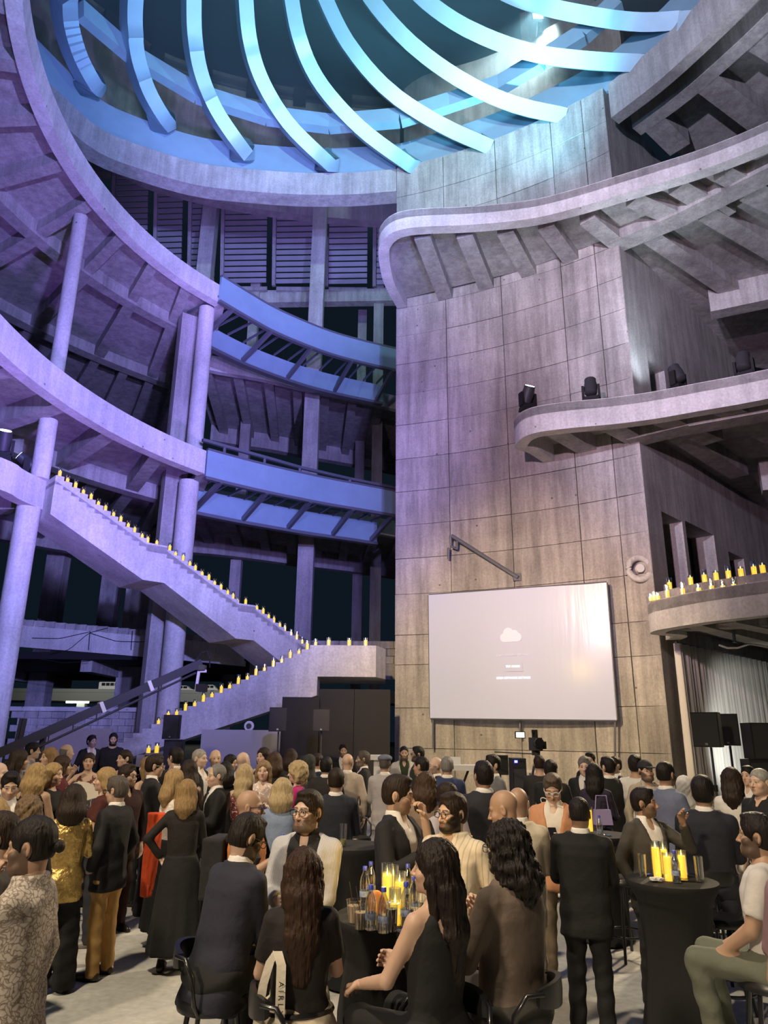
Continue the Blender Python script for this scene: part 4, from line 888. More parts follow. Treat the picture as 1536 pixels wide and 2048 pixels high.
def stool(label, loc, rz):
    loc = (float(loc[0]), float(loc[1]), 0)
    if STOOL[0] is None: STOOL[0] = stool_proto(); o = STOOL[0]; o.location = loc; o.rotation_euler = (0, 0, rz); o['label'] = label; o['group'] = 'black bar stools'; return o
    return dup(STOOL[0], loc, rz, label, 'black bar stools')
M_PET = glassy('clear_bottle', (.88, .93, .97), .72, .08); M_CAP = mat('blue_cap', (.05, .07, .45), .4); M_LBL = mat('blue_white_label', (.35, .42, .60), .5, var=.6, vscale=40); M_WATER = glassy('water_fill', (.80, .87, .92), .9, .1)
def bottle_proto():
    t = thing('water_bottle', 'x', 'bottle')
    mb = MB(); mb.lathe([(.024, 0), (.031, .006), (.032, .03), (.030, .04), (.032, .05), (.032, .075), (.029, .085), (.032, .095), (.032, .135), (.026, .165), (.014, .19), (.0125, .205)], 18, caps=False); obj('shell', mb, M_PET, t, smooth=40)
    mb = MB(); mb.lathe([(.028, .004), (.0295, .02), (.0295, .09)], 14); obj('water', mb, M_WATER, t, smooth=40)
    mb = MB(); mb.lathe([(.0325, .055), (.0325, .088)], 18, caps=False); obj('label', mb, M_LBL, t, smooth=40)
    mb = MB(); mb.lathe([(.0145, .203), (.0145, .224), (.012, .227)], 14); obj('cap', mb, M_CAP, t, smooth=40)
    return t
BOT = [None]
def bottle(label, loc, group):
    if BOT[0] is None: BOT[0] = bottle_proto(); o = BOT[0]; o.location = loc; o['label'] = label; o['group'] = group; return o
    return dup(BOT[0], loc, rnd.uniform(0, 6), label, group)
def tumbler(label, loc, h_=.15, r_=.031, fill=0):
    t = thing('highball_glass', label, 'glass', loc, group='tall empty glasses'); mb = MB(); mb.lathe([(r_*.9, 0), (r_, h_)], 18, caps=False); mb.lathe([(r_*.82, .012), (r_*.92, h_)], 18, caps=False); mb.lathe([(.001, .004), (r_*.9, .004)], 18, caps=False); mb.lathe([(.001, .012), (r_*.82, .012)], 18, caps=False); obj('glass', mb, M_GLASS, t, smooth=40)
    if fill: mb = MB(); mb.lathe([(r_*.8, .014), (r_*.88, .014+h_*fill)], 16); obj('drink', mb, mat('lime_drink', (.35, .32, .08), .3), t, smooth=40)
    return t
def plate(label, loc, r_=.06, m=None, name='small_plate'):
    t = thing(name, label, 'plate', loc); mb = MB(); mb.lathe([(r_*.6, 0), (r_*.98, .012), (r_, .014), (r_*.95, .011), (r_*.55, .004)], 24); obj('dish', mb, m or M_WHITE, t, smooth=40); mb = MB(); mb.lathe([(r_*.5, .004), (r_*.55, .006)], 20); obj('well', mb, m or M_WHITE, t); return t
# --- near table
TZ = 1.10
t1, c1 = bar_table('tall round table under black cloth in the foreground centre', 795, 1830, TZ, .37, .36, .33)
T = lambda x, y, z=TZ: tuple(float(v) for v in atz(x, y, z))
g1 = 'candles on the foreground table'
for lab, x, y, gh, wh in [('tallest glowing candle on the foreground table', 774, 1824, .27, .20), ('glowing candle right of the tallest on foreground table', 799, 1832, .24, .18), ('low glowing candle in front on the foreground table', 790, 1850, .19, .11), ('rear glowing candle half hidden on foreground table', 786, 1806, .22, .16)]:
    candle(T(x, y), lab, g1, gh, wh, .036)
for lab, x, y in [('water bottle at left front of foreground table', 741, 1861), ('water bottle in front of candles on foreground table', 767, 1867), ('water bottle just right of candles on foreground table', 812, 1853), ('water bottle at rear left of foreground table', 729, 1812), ('rearmost left water bottle on foreground table', 741, 1800), ('water bottle at rear right of foreground table', 816, 1806), ('water bottle nearest the woman in tank top', 829, 1838)]:
    bottle(lab, T(x, y), 'water bottles on the foreground table')
for k_, (x, y) in enumerate([(774, 1824), (1340, 1760)]):
    l = bpy.data.lights.new('candle_glow', 'POINT'); l.energy = 5 if k_ == 0 else 1.6; l.color = (1, .62, .16); l.shadow_soft_size = .05; o = bpy.data.objects.new('candle_glow', l); COL.objects.link(o); p = T(x, y, TZ if k_ == 0 else 1.06); o.location = (p[0], p[1]-.02, p[2]+.32)
# --- right table
TZ2 = 1.06
t2, c2 = bar_table('tall round table under black cloth in the right foreground', 1344, 1760, TZ2, .34, .30, .235)
T2 = lambda x, y: T(x, y, TZ2)
for lab, x, y, gh, wh in [('tallest candle on the right foreground table', 1316, 1757, .27, .22), ('rear candle beside the tallest on right foreground table', 1331, 1748, .24, .18), ('front candle on the right foreground table', 1338, 1762, .20, .17), ('shortest candle at right on the right foreground table', 1367, 1756, .20, .16)]:
    candle(T2(x, y), lab, 'candles on the right foreground table', gh, wh, .037)
bottle('water bottle amid candles on the right foreground table', T2(1354, 1766), 'water bottles on the right tables')
tumbler('tall glass at left of the right foreground table', T2(1287, 1755), .17); tumbler('tall glass at right of the right foreground table', T2(1401, 1764), .18, .033)
plate('glass saucer under the left tall glass', T2(1291, 1751), .05, M_GLASS, 'saucer')
mb = MB(); 
for k_ in range(7): mb.box((rnd.uniform(-.03, .03), rnd.uniform(-.02, .02), .012+.003*k_), (.06, .04, .008), rnd.uniform(0, 3))
t = tag(obj('paper_napkin', mb, M_WHITE), 'crumpled white napkin at front of the right foreground table', 'napkin'); t['kind'] = 'stuff'; t.location = T2(1316, 1764)
t = thing('smartphone', 'smartphone lying on the right foreground table', 'phone', T2(1382, 1763), R(70)); mb = MB(); mb.box((0, 0, .005), (.072, .15, .009)); obj('case', mb, M_BLKG, t)
# --- tables deeper in the crowd
t3, c3 = bar_table('tall black table behind the man dressed in black', 1195, 1668, 1.06, .36)
candle(T(1181, 1672, 1.06), 'tall candle on the table behind the man in black', 'candles on crowd tables', .30, .26, .04); candle(T(1172, 1664, 1.06), 'second candle on the table behind the man in black', 'candles on crowd tables', .24, .19, .036)
bottle('water bottle on the table behind the man in black', T(1201, 1676, 1.06), 'water bottles on the right tables'); plate('small glass dish on the table behind the man in black', T(1216, 1672, 1.06), .05, M_GLASS)
t4, c4 = bar_table('tall black table at right with cluster of candles', 1486, 1650, 1.06, .36)
for k_, (x, y, gh, wh) in enumerate([(1464, 1655, .26, .2), (1478, 1650, .28, .23), (1470, 1646, .22, .17), (1487, 1656, .2, .15)]): candle(T(x, y, 1.06), ORD[k_]+' candle from the left in the cluster at far right', 'candles in the far right cluster', gh, wh, .04)
for k_, (x, y) in enumerate([(1461, 1648), (1493, 1652), (1510, 1654)]): bottle(ORD[k_]+' water bottle from the left at the far right candle cluster', T(x, y, 1.06), 'water bottles on the right tables')
for lab, x, y in [('tall black table in the left crowd by the dark bob', 150, 1620), ('tall black table at far left edge in the crowd', 40, 1590), ('tall black table in the far left crowd by steps', 196, 1590), ('tall black table between blue jacket and navy suit', 615, 1640)]:
    tb, c = bar_table(lab, x, y, 1.12, .36)
for k_, (x, y, lab) in enumerate([(191, 1589, 'candle on the far left crowd table by the steps'), (46, 1588, 'first candle on the table at far left edge'), (58, 1590, 'second candle on the table at far left edge'), (158, 1618, 'candle on the left crowd table by the dark bob'), (600, 1634, 'candle on the table between blue jacket and navy suit')]): candle(T(x, y, 1.12), lab, 'candles on crowd tables', .34, .27, .045)
for k_, (x, y) in enumerate([(166, 1622), (175, 1620), (185, 1624)]): tumbler(ORD[k_]+' tall glass from the left on the left crowd table', T(x, y, 1.12), .2, .033)
tumbler('tall glass with lime drink right of the pinstriped shirt', T(686, 1694, 1.12), .2, .033, .25)
plate('white plate on the left crowd table by the dark bob', T(125, 1626, 1.12), .1)
tb, c = bar_table('tall black table right of the pinstriped shirt', 700, 1690, 1.12, .34)
# ================================================================== people: implicit surfaces meshed with surface nets
f32 = np.float32
def grid(lo, hi, h):
    lo = np.asarray(lo, float)-h*2; hi = np.asarray(hi, float)+h*2
    ax = [np.arange(lo[i], hi[i]+h, h, dtype=f32) for i in range(3)]
    return np.meshgrid(*ax, indexing='ij'), lo, h
def snet(f, lo, h):
    f = f.copy(); f[0] = f[-1] = 1; f[:, 0] = f[:, -1] = 1; f[:, :, 0] = f[:, :, -1] = 1
    n = np.array(f.shape); cs = n-1; tot = int(cs.prod()); acc = np.zeros((tot, 3)); cnt = np.zeros(tot); Q = []
    str_ = np.array([cs[1]*cs[2], cs[2], 1])
    for a in range(3):
        sl0 = [slice(None)]*3; sl1 = [slice(None)]*3; sl0[a] = slice(0, -1); sl1[a] = slice(1, None)
        A = f[tuple(sl0)]; B = f[tuple(sl1)]; I = np.argwhere((A < 0) != (B < 0))
        if not len(I): continue
        va = A[tuple(I.T)]; vb = B[tuple(I.T)]; t = va/(va-vb); pos = I.astype(float); pos[:, a] += t
        u, v = (a+1) % 3, (a+2) % 3; ids = []
        ok = (I[:, u] > 0) & (I[:, u] < n[u]-1) & (I[:, v] > 0) & (I[:, v] < n[v]-1); I = I[ok]; pos = pos[ok]; va = va[ok]
        for du, dv in ((-1, -1), (0, -1), (0, 0), (-1, 0)):
            c = I.copy(); c[:, u] += du; c[:, v] += dv; k = c@str_; ids.append(k)
            for q in range(3): acc[:, q] += np.bincount(k, pos[:, q], tot)
            cnt += np.bincount(k, minlength=tot)
        q = np.stack(ids, 1); fl = va >= 0; q[fl] = q[fl][:, ::-1]; Q.append(q)
    act = np.nonzero(cnt)[0]; mp = np.full(tot, -1); mp[act] = np.arange(len(act))
    V = acc[act]/cnt[act][:, None]*h+lo; Q = mp[np.concatenate(Q)] if Q else np.zeros((0, 4), int)
    return V, Q
def smin(a, b, k):
    h = np.clip(.5+.5*(b-a)/k, 0, 1); return b+(a-b)*h-k*h*(1-h)
def smax(a, b, k): return -smin(-a, -b, k)
def rc(X, a, b, ra, rb):      # tapered capsule
    a = np.asarray(a, float); b = np.asarray(b, float); ba = b-a; L = max(float(ba@ba), 1e-9)
    px, py, pz = X[0]-f32(a[0]), X[1]-f32(a[1]), X[2]-f32(a[2])
    t = np.clip((px*f32(ba[0])+py*f32(ba[1])+pz*f32(ba[2]))/f32(L), 0, 1)
    return np.sqrt((px-t*f32(ba[0]))**2+(py-t*f32(ba[1]))**2+(pz-t*f32(ba[2]))**2)-(f32(ra)+t*f32(rb-ra))
def el(X, c, r):
    k = np.sqrt(((X[0]-f32(c[0]))/f32(r[0]))**2+((X[1]-f32(c[1]))/f32(r[1]))**2+((X[2]-f32(c[2]))/f32(r[2]))**2)
    return (k-1)*f32(min(r))
def mesh_obj(name, V, Q, m, parent, col=None):
    me = bpy.data.meshes.new(name); nv, nq = len(V), len(Q)
    me.vertices.add(nv); me.vertices.foreach_set('co', np.asarray(V, f32).ravel())
    me.loops.add(nq*4); me.loops.foreach_set('vertex_index', np.asarray(Q, np.int32).ravel())
    me.polygons.add(nq); me.polygons.foreach_set('loop_start', np.arange(0, nq*4, 4, dtype=np.int32)); me.polygons.foreach_set('loop_total', np.full(nq, 4, np.int32))
    me.polygons.foreach_set('use_smooth', np.ones(nq, bool)); me.update(calc_edges=True); me.validate()
    if col is not None:
        at = me.color_attributes.new('Col', 'FLOAT_COLOR', 'POINT'); at.data.foreach_set('color', np.c_[col, np.ones(nv)].astype(f32).ravel())
    me.materials.append(m); o = bpy.data.objects.new(name, me); COL.objects.link(o); o.parent = parent; return o
# --- materials
def skin_mat():
    m = mat('skin', (.5, .35, .28), .5, spec=.4); nt = m.node_tree; b = nt.nodes['Principled BSDF']
    a = nt.nodes.new('ShaderNodeVertexColor'); a.layer_name = 'Col'; nt.links.new(a.outputs[0], b.inputs['Base Color']); return m
M_SKIN = skin_mat()
_hm = {}
def hair_mat(c):
    if c not in _hm: _hm[c] = mat('hair_%d' % len(_hm), c, .55, var=.35, vscale=18, bump=.5, bscale=30, stretch=(3, 3, .35), spec=.25)
    return _hm[c]
_cm = {}
def cloth(c, kind='plain'):
    k = (c, kind)
    if k in _cm: return _cm[k]
    nm = 'cloth_%s_%d' % (kind, len(_cm))
    if kind == 'gold': m = mat(nm, c, .32, .75, var=.35, vscale=26, bump=.8, bscale=22)
    elif kind == 'satin': m = mat(nm, c, .4, var=.1, bump=.5, bscale=9)
    else: m = mat(nm, c, .85, var=.12, vscale=7, bump=.55, bscale=11)
    nt = m.node_tree; b = nt.nodes['Principled BSDF']
    if kind in ('stripe', 'finestripe', 'floral', 'dots', 'lace', 'check'):
        src = b.inputs['Base Color'].links[0].from_socket
        tc = nt.nodes.new('ShaderNodeTexCoord')
        if kind in ('stripe', 'finestripe'):
            w_ = nt.nodes.new('ShaderNodeTexWave'); w_.inputs['Scale'].default_value = 9 if kind == 'stripe' else 46; w_.inputs['Distortion'].default_value = .15
            w_.bands_direction = 'X'; nt.links.new(tc.outputs['Object'], w_.inputs['Vector']); sk = w_.outputs['Fac']; lo_, hi_ = ((.0, .22) if kind == 'stripe' else (.25, .6))
            dk = (.42, .36, .30) if kind == 'stripe' else (.30, .31, .35)
        else:
            w_ = nt.nodes.new('ShaderNodeTexVoronoi'); w_.feature = 'DISTANCE_TO_EDGE' if kind == 'floral' else 'F1'; w_.inputs['Scale'].default_value = 34 if kind == 'floral' else 34
            ns = nt.nodes.new('ShaderNodeTexNoise'); ns.inputs['Scale'].default_value = 14; mx0 = nt.nodes.new('ShaderNodeVectorMath'); mx0.operation = 'MULTIPLY_ADD'; mx0.inputs[1].default_value = (.13, .13, .13)
            nt.links.new(tc.outputs['Object'], ns.inputs[0]); nt.links.new(ns.outputs['Color'], mx0.inputs[0]); nt.links.new(tc.outputs['Object'], mx0.inputs[2]); nt.links.new(mx0.outputs[0], w_.inputs['Vector']); sk = w_.outputs['Distance']
            lo_, hi_ = (.0, .16) if kind == 'floral' else (.25, .4); dk = {'floral': (.14, .105, .08), 'dots': (.8, .75, .7), 'lace': (.95, .9, .86), 'check': (.1, .1, .1)}[kind]
        mr = nt.nodes.new('ShaderNodeMapRange'); mr.inputs[1].default_value = lo_; mr.inputs[2].default_value = hi_; nt.links.new(sk, mr.inputs[0])
        mx = nt.nodes.new('ShaderNodeMix'); mx.data_type = 'RGBA'; mx.inputs['A'].default_value = (*dk, 1); nt.links.new(mr.outputs[0], mx.inputs['Factor']); nt.links.new(src, mx.inputs['B']); nt.links.new(mx.outputs['Result'], b.inputs['Base Color'])
    _cm[k] = m; return m
# --- head (local frame: face towards -y, eyes at z = 0, top z = .118)
def head_sdf(X, female, ears=True, beard=0, nk=(0, .034, -.125)):
    Y = [np.abs(X[0]), X[1], X[2]]
    d = el(X, (0, .014, .032), (.0745, .094, .086)); jw = .050 if female else .057
    d = smin(d, el(X, (0, -.022, -.03), (.062, .068, .08)), .03)
    d = smin(d, el(X, (0, -.036, -.074), (jw, .048, .040)), .03)
    d = smin(d, el(X, (0, -.073, -.100), (.020, .016, .015)), .018)
    d = smin(d, rc(Y, (.012, -.083, .020), (.045, -.070, .020), .008, .009), .016)
    d = smin(d, el(Y, (.042, -.058, -.032), (.026, .024, .022)), .02)
    d = smax(d, -el(Y, (.031, -.110, -.001), (.019, .022, .0115)), .012)
    d = smin(d, el(Y, (.031, -.0765, -.001), (.0125, .0125, .0105)), .003)
    d = smin(d, rc(X, (0, -.088, .006), (0, -.111, -.034), .0065, .0105), .010)
    d = smin(d, el(Y, (.0105, -.097, -.038), (.0085, .010, .007)), .006)
    d = smin(d, el(X, (0, -.0885, -.062), (.021, .010, .0052)), .005)
    d = smin(d, el(X, (0, -.0870, -.073), (.018, .010, .0058)), .005)
    if beard: d = smin(d, el(X, (0, -.046, -.092), (jw+.010, .050, .034)), .02)
    if ears: d = smin(d, smax(el(Y, (.079, .012, -.008), (.009, .020, .031)), -el(Y, (.088, .008, -.004), (.007, .011, .018)), .006), .006)
    d = smin(d, rc(X, (0, .022, -.055), nk, .047 if female else .053, .046 if female else .053), .03)
    return d
def head_color(V, skin, hairc, beard, lips, brow=True, scalp=0):
    x, y, z = np.abs(V[:, 0]), V[:, 1], V[:, 2]; s = np.array(skin); C = np.tile(s, (len(V), 1))
    def mixin(w_, c): 
        nonlocal C
        w_ = np.clip(w_, 0, 1)[:, None]; C = C*(1-w_)+np.array(c)*w_
    mixin(.35*np.exp(-(((x-.045)/.02)**2+((z+.035)/.02)**2))*(y < -.02), s*np.array([1.15, .78, .72]))
    mixin(.25*np.exp(-((x/.014)**2+((z+.036)/.012)**2))*(y < -.09), s*np.array([1.15, .75, .7]))
    front = (y < -.055)
    mixin((1-np.clip(((x/.023)**2+((z+.067)/.0115)**2), 0, 1)**3)*front*.9, lips)
    mixin(np.exp(-((x/.02)**2+((z+.0675)/.0022)**2))*front*.8, np.array(lips)*.25)
    if brow: mixin((np.abs(z-.0205-.004*np.cos((x-.03)/.02)) < .0048)*(x > .010)*(x < .050)*(y < -.05)*.85, np.array(hairc)*.8+s*.05)
    e = ((x-.031)/.0145)**2+((z+.0005)/.0066)**2
    mixin((e < 1.5)*front*.75, s*.35); mixin((e < .95)*front*1., (.40, .36, .33)); mixin((((x-.031)/.0055)**2+(z/.0062)**2 < 1)*front, (.02, .013, .01))
    if beard:
        br = (z < -.040-.10*np.clip((.035-x)*0+(y+.045), 0, .1)*0) & (y < .012) & (z > -.13)
        up = np.where(x < .030, -.049, -.049+np.clip((x-.030)*1.2, 0, .05))
        w_ = 1/(1+np.exp((z-up)/.0025)); w_ = w_*(y < .015)*(1-np.exp(-((x/.022)**2+((z+.067)/.009)**2))*.97)*(z > -.125)
        mixin(w_*beard, np.array(hairc)*.8)
    if scalp:
        w_ = 1/(1+np.exp(-(z-(.060-.4*np.clip(y+.02, 0, .2)))/.006)); w_ = np.maximum(w_*(y < .0)*(z > .03), (y >= .0)*(z > -.055+0*y)*(x > 0))
        mixin(w_*scalp, np.array(hairc))
    return C
def waves(X, amp, fr=42, tw=8):
    th = np.arctan2(X[0], X[1]+.02); return f32(amp)*(np.sin(fr*th+tw*X[2]*9+3*np.sin(21*X[2]))*.6+np.sin(fr*.43*th-14*X[2])*.5)
def hair_sdf(X, style, L=.3):
    Y = [np.abs(X[0]), X[1], X[2]]
    cap = lambda t: smin(el(X, (0, .014, .032), (.0745+t, .094+t, .086+t)), el(X, (0, .03, -.02), (.066+t, .070+t, .06+t)), .02)
    face = lambda zt=.074, r=.060: smin(el(X, (0, -.118, -.035), (r+.012, .082, zt+.035)), el(X, (0, -.09, -.09), (.085, .09, .06)), .02)
    ear = el(Y, (.082, .010, -.018), (.03, .028, .042))
    if style == 'short':
        d = cap(.012)+waves(X, .0022, 60, 3); d = smax(d, -face(), .008); d = smax(d, -ear, .006); d = smax(d, -(X[2]+.062-.3*np.clip(-X[1], -.05, .05)), .01)
        d = smin(d, el(X, (0, -.028, .104), (.055, .055, .022)), .015)
    elif style == 'crop':
        d = cap(.006)+waves(X, .001, 70, 2); d = smax(d, -face(.07), .006); d = smax(d, -ear, .006); d = smax(d, -(X[2]+.055), .01)
    elif style == 'fringe':   # bald on top, hair round the sides
        d = cap(.007); d = smax(d, X[2]-.035-.2*np.clip(X[1], -.03, .1), .01); d = smax(d, -face(.1), .008); d = smax(d, -ear, .006); d = smax(d, -(X[2]+.06), .01); d = smax(d, -(X[1]+.01), .01)
    elif style == 'receding':
        d = cap(.009)+waves(X, .0015, 60, 3); d = smax(d, -el(X, (0, -.11, .02), (.075, .09, .105)), .008); d = smax(d, -ear, .006); d = smax(d, -(X[2]+.06), .01)
    elif style in ('long', 'wavy', 'bob', 'curlylong', 'straight'):
        t = .016; d = cap(t); d = smax(d, -face(.073, .056), .006)
        w0 = .075; pts = [(0, .03, .02), (0, .075, -.10)]
        if L > .18: pts += [(0, .098, -.10-(L-.1)*.5), (0, .10, -.02-L)]
        else: pts += [(0, .07, -.02-L)]
        Xs = [X[0]*f32(.70), X[1], X[2]]; hb = None
        rr = [.075, .068, .062, .034] if L > .18 else [.078, .082, .070]
        for i in range(len(pts)-1):
            q = rc(Xs, pts[i], pts[i+1], rr[i], rr[i+1]); hb = q if hb is None else smin(hb, q, .03)
        sd = rc(Y, (.070, -.012, .045), (.086, .004, -.06), .018, .026); sd = smin(sd, rc(Y, (.086, .004, -.06), (.088, .035, -min(L, .30)+.02), .028, .020), .02)
        hb = smin(hb, sd, .025); hb = smax(hb, -el(X, (0, -.10, -.06), (.062, .095, .11)), .008); hb = smax(hb, -rc(X, (0, .02, -.08), (0, .035, -.2), .045, .05), .006) if L < .18 else hb
        d = smin(d, hb, .02); amp = {'long': .0028, 'straight': .0022, 'wavy': .0040, 'bob': .0028, 'curlylong': .0060}[style]
        d = d+waves(X, amp, 58, 5 if style in ('wavy', 'curlylong') else 2)
        if style in ('curlylong', 'wavy'): d = d+f32(.002 if style == 'wavy' else .006)*np.sin(95*X[2]+30*X[0])*np.sin(80*X[0]+40*X[1])
    elif style == 'curly':
        d = cap(.034); d = smin(d, rc(Y, (.075, .02, .02), (.085, .02, -.08), .035, .035), .02); d = smin(d, rc(X, (0, .07, 0), (0, .075, -.09), .06, .055), .03); d = smax(d, -el(X, (0, -.115, -.045), (.066, .085, .11)), .01)
        d = d+f32(.009)*np.sin(110*X[0])*np.sin(105*X[1]+1)*np.sin(100*X[2])+f32(.004)*np.sin(60*(X[0]+X[2]))
    elif style in ('bun', 'ponytail', 'updo'):
        d = cap(.010)+waves(X, .0018, 60, 2); d = smax(d, -face(.062), .008); d = smax(d, -ear, .006); d = smax(d, -(X[2]+.065), .01)
        if style == 'bun': d = smin(d, el(X, (0, .128, -.018), (.028, .024, .028)), .008)
        elif style == 'updo': d = smin(d, el(X, (0, .10, -.05), (.045, .04, .045)), .02)
        else: d = smin(d, rc(X, (0, .11, .03), (0, .14, -.2), .03, .02), .02)
    elif style == 'scarf':
        d = cap(.018); d = smax(d, -el(X, (0, -.12, -.022), (.055, .075, .085)), .008); d = smin(d, rc(X, (0, .02, -.06), (0, .02, -.17), .085, .11), .03); d = smax(d, -el(X, (0, -.125, -.03), (.05, .075, .08)), .008)
        d = d+waves(X, .003, 12, 6)
    return d
# --- torso profile tables (nominal z)
PZ = np.array([.70, .80, .93, 1.05, 1.20, 1.33, 1.41, 1.445, 1.47, 1.50, 1.54])
PM = dict(a=np.array([.17, .172, .170, .155, .168, .182, .165, .115, .075, .062, .060]), b=np.array([.11, .118, .118, .110, .118, .122, .100, .078, .068, .062, .060]))
PF = dict(a=np.array([.168, .172, .168, .130, .140, .152, .138, .095, .062, .052, .050]), b=np.array([.11, .118, .115, .090, .110, .112, .088, .068, .056, .052, .050]))
class Fig:
    pass
def ik(S, T, l1, l2, pole):
    S = np.array(S, float); T = np.array(T, float); v = T-S; L = np.linalg.norm(v); L2 = min(L, (l1+l2)*.995); v = v/L; T = S+v*L2
    a = (l1*l1-l2*l2+L2*L2)/(2*L2); hgt = math.sqrt(max(l1*l1-a*a, 0)); pole = np.array(pole, float); pole -= v*(pole@v); pole /= np.linalg.norm(pole)
    return S+v*a+pole*hgt, T
ARMS = {'down': ((.25, .04, .89), .35), 'pocket': ((.215, .07, .93), .3), 'front': ((.08, .30, 1.15), .7), 'phone': ((.06, .26, 1.20), .8), 'raise': ((.20, .26, 1.47), .5), 'mouth': ((.05, .20, 1.47), .8), 'clasp': ((.03, .24, 1.0), .7),
        'back': ((.06, -.17, .98), .5), 'table': ((.16, .36, 1.08), .4), 'cross': ((-.07, .20, 1.16), .6), 'drink': ((.14, .27, 1.27), .9), 'lap': ((.12, .26, .98), .5), 'chin': ((.03, .17, 1.44), .9), 'clap': ((.02, .27, 1.25), .2), 'wave': ((.26, .2, 1.5), .25), 'hip': ((.20, .02, 1.0), .5)}
def hand_mesh(W, D, N, curl, s, h, point=False):
    """five separate fingers on a palm; D along the hand, N palm normal; s=+1 when the thumb lies on the +L side"""
    D = D/np.linalg.norm(D); N = N-D*(N@D); N /= np.linalg.norm(N); Lx = np.cross(D, N)*s
    G, lo, hh = grid((-.075, -.02, -.085), (.075, .20, .085), h)
    X = G
    d = rc([X[0]*f32(1), X[1], X[2]*f32(1.5)], (0, -.01, 0), (0, .02, 0), .030, .034)
    for i in range(4):
        x = -.030+.020*i; d = smin(d, rc(X, (x*.7, .02, 0), (x, .085, 0), .013, .0125), .012)
    ln = [.060, .074, .080, .070]; 
    out = d
    for i in range(4):
        x = -.031+.0207*i; p = np.array([x, .088, 0.]); a = 0.; c_ = curl*(1.15-.05*i)
        if point and i == 3: c_ = .1
        dirx = (x)*1.2; fd = None; r_ = .0088
        for sg in range(3):
            a += c_*(.75 if sg == 0 else .85); l = ln[i]*(.46, .30, .24)[sg]; q = p+l*np.array([dirx*.25, math.cos(a), math.sin(a)])
            e = rc(X, p, q, r_, r_*.93); fd = e if fd is None else smin(fd, e, .004); p = q; r_ *= .93
        out = np.minimum(out, fd) if False else smin(out, fd, .003)
    p = np.array([.030, .018, .004]); pts = [p, p+np.array([.026, .032, .012+.02*curl]), p+np.array([.026-.012*curl, .062-.012*curl, .016+.035*curl]), p+np.array([.018-.03*curl, .086-.028*curl, .018+.048*curl])]
    for a, b, r0, r1 in zip(pts[:-1], pts[1:], (.0135, .0115, .010), (.0115, .010, .0085)): out = smin(out, rc(X, a, b, r0, r1), .006)
    V, Q = snet(out, lo, hh); 
    Wd = np.asarray(W)+np.outer(V[:, 0], Lx)+np.outer(V[:, 1], D)+np.outer(V[:, 2], N)
    if np.dot(np.cross(Lx, D), N) < 0: Q = Q[:, ::-1]
    return Wd, Q
PEOPLE = []
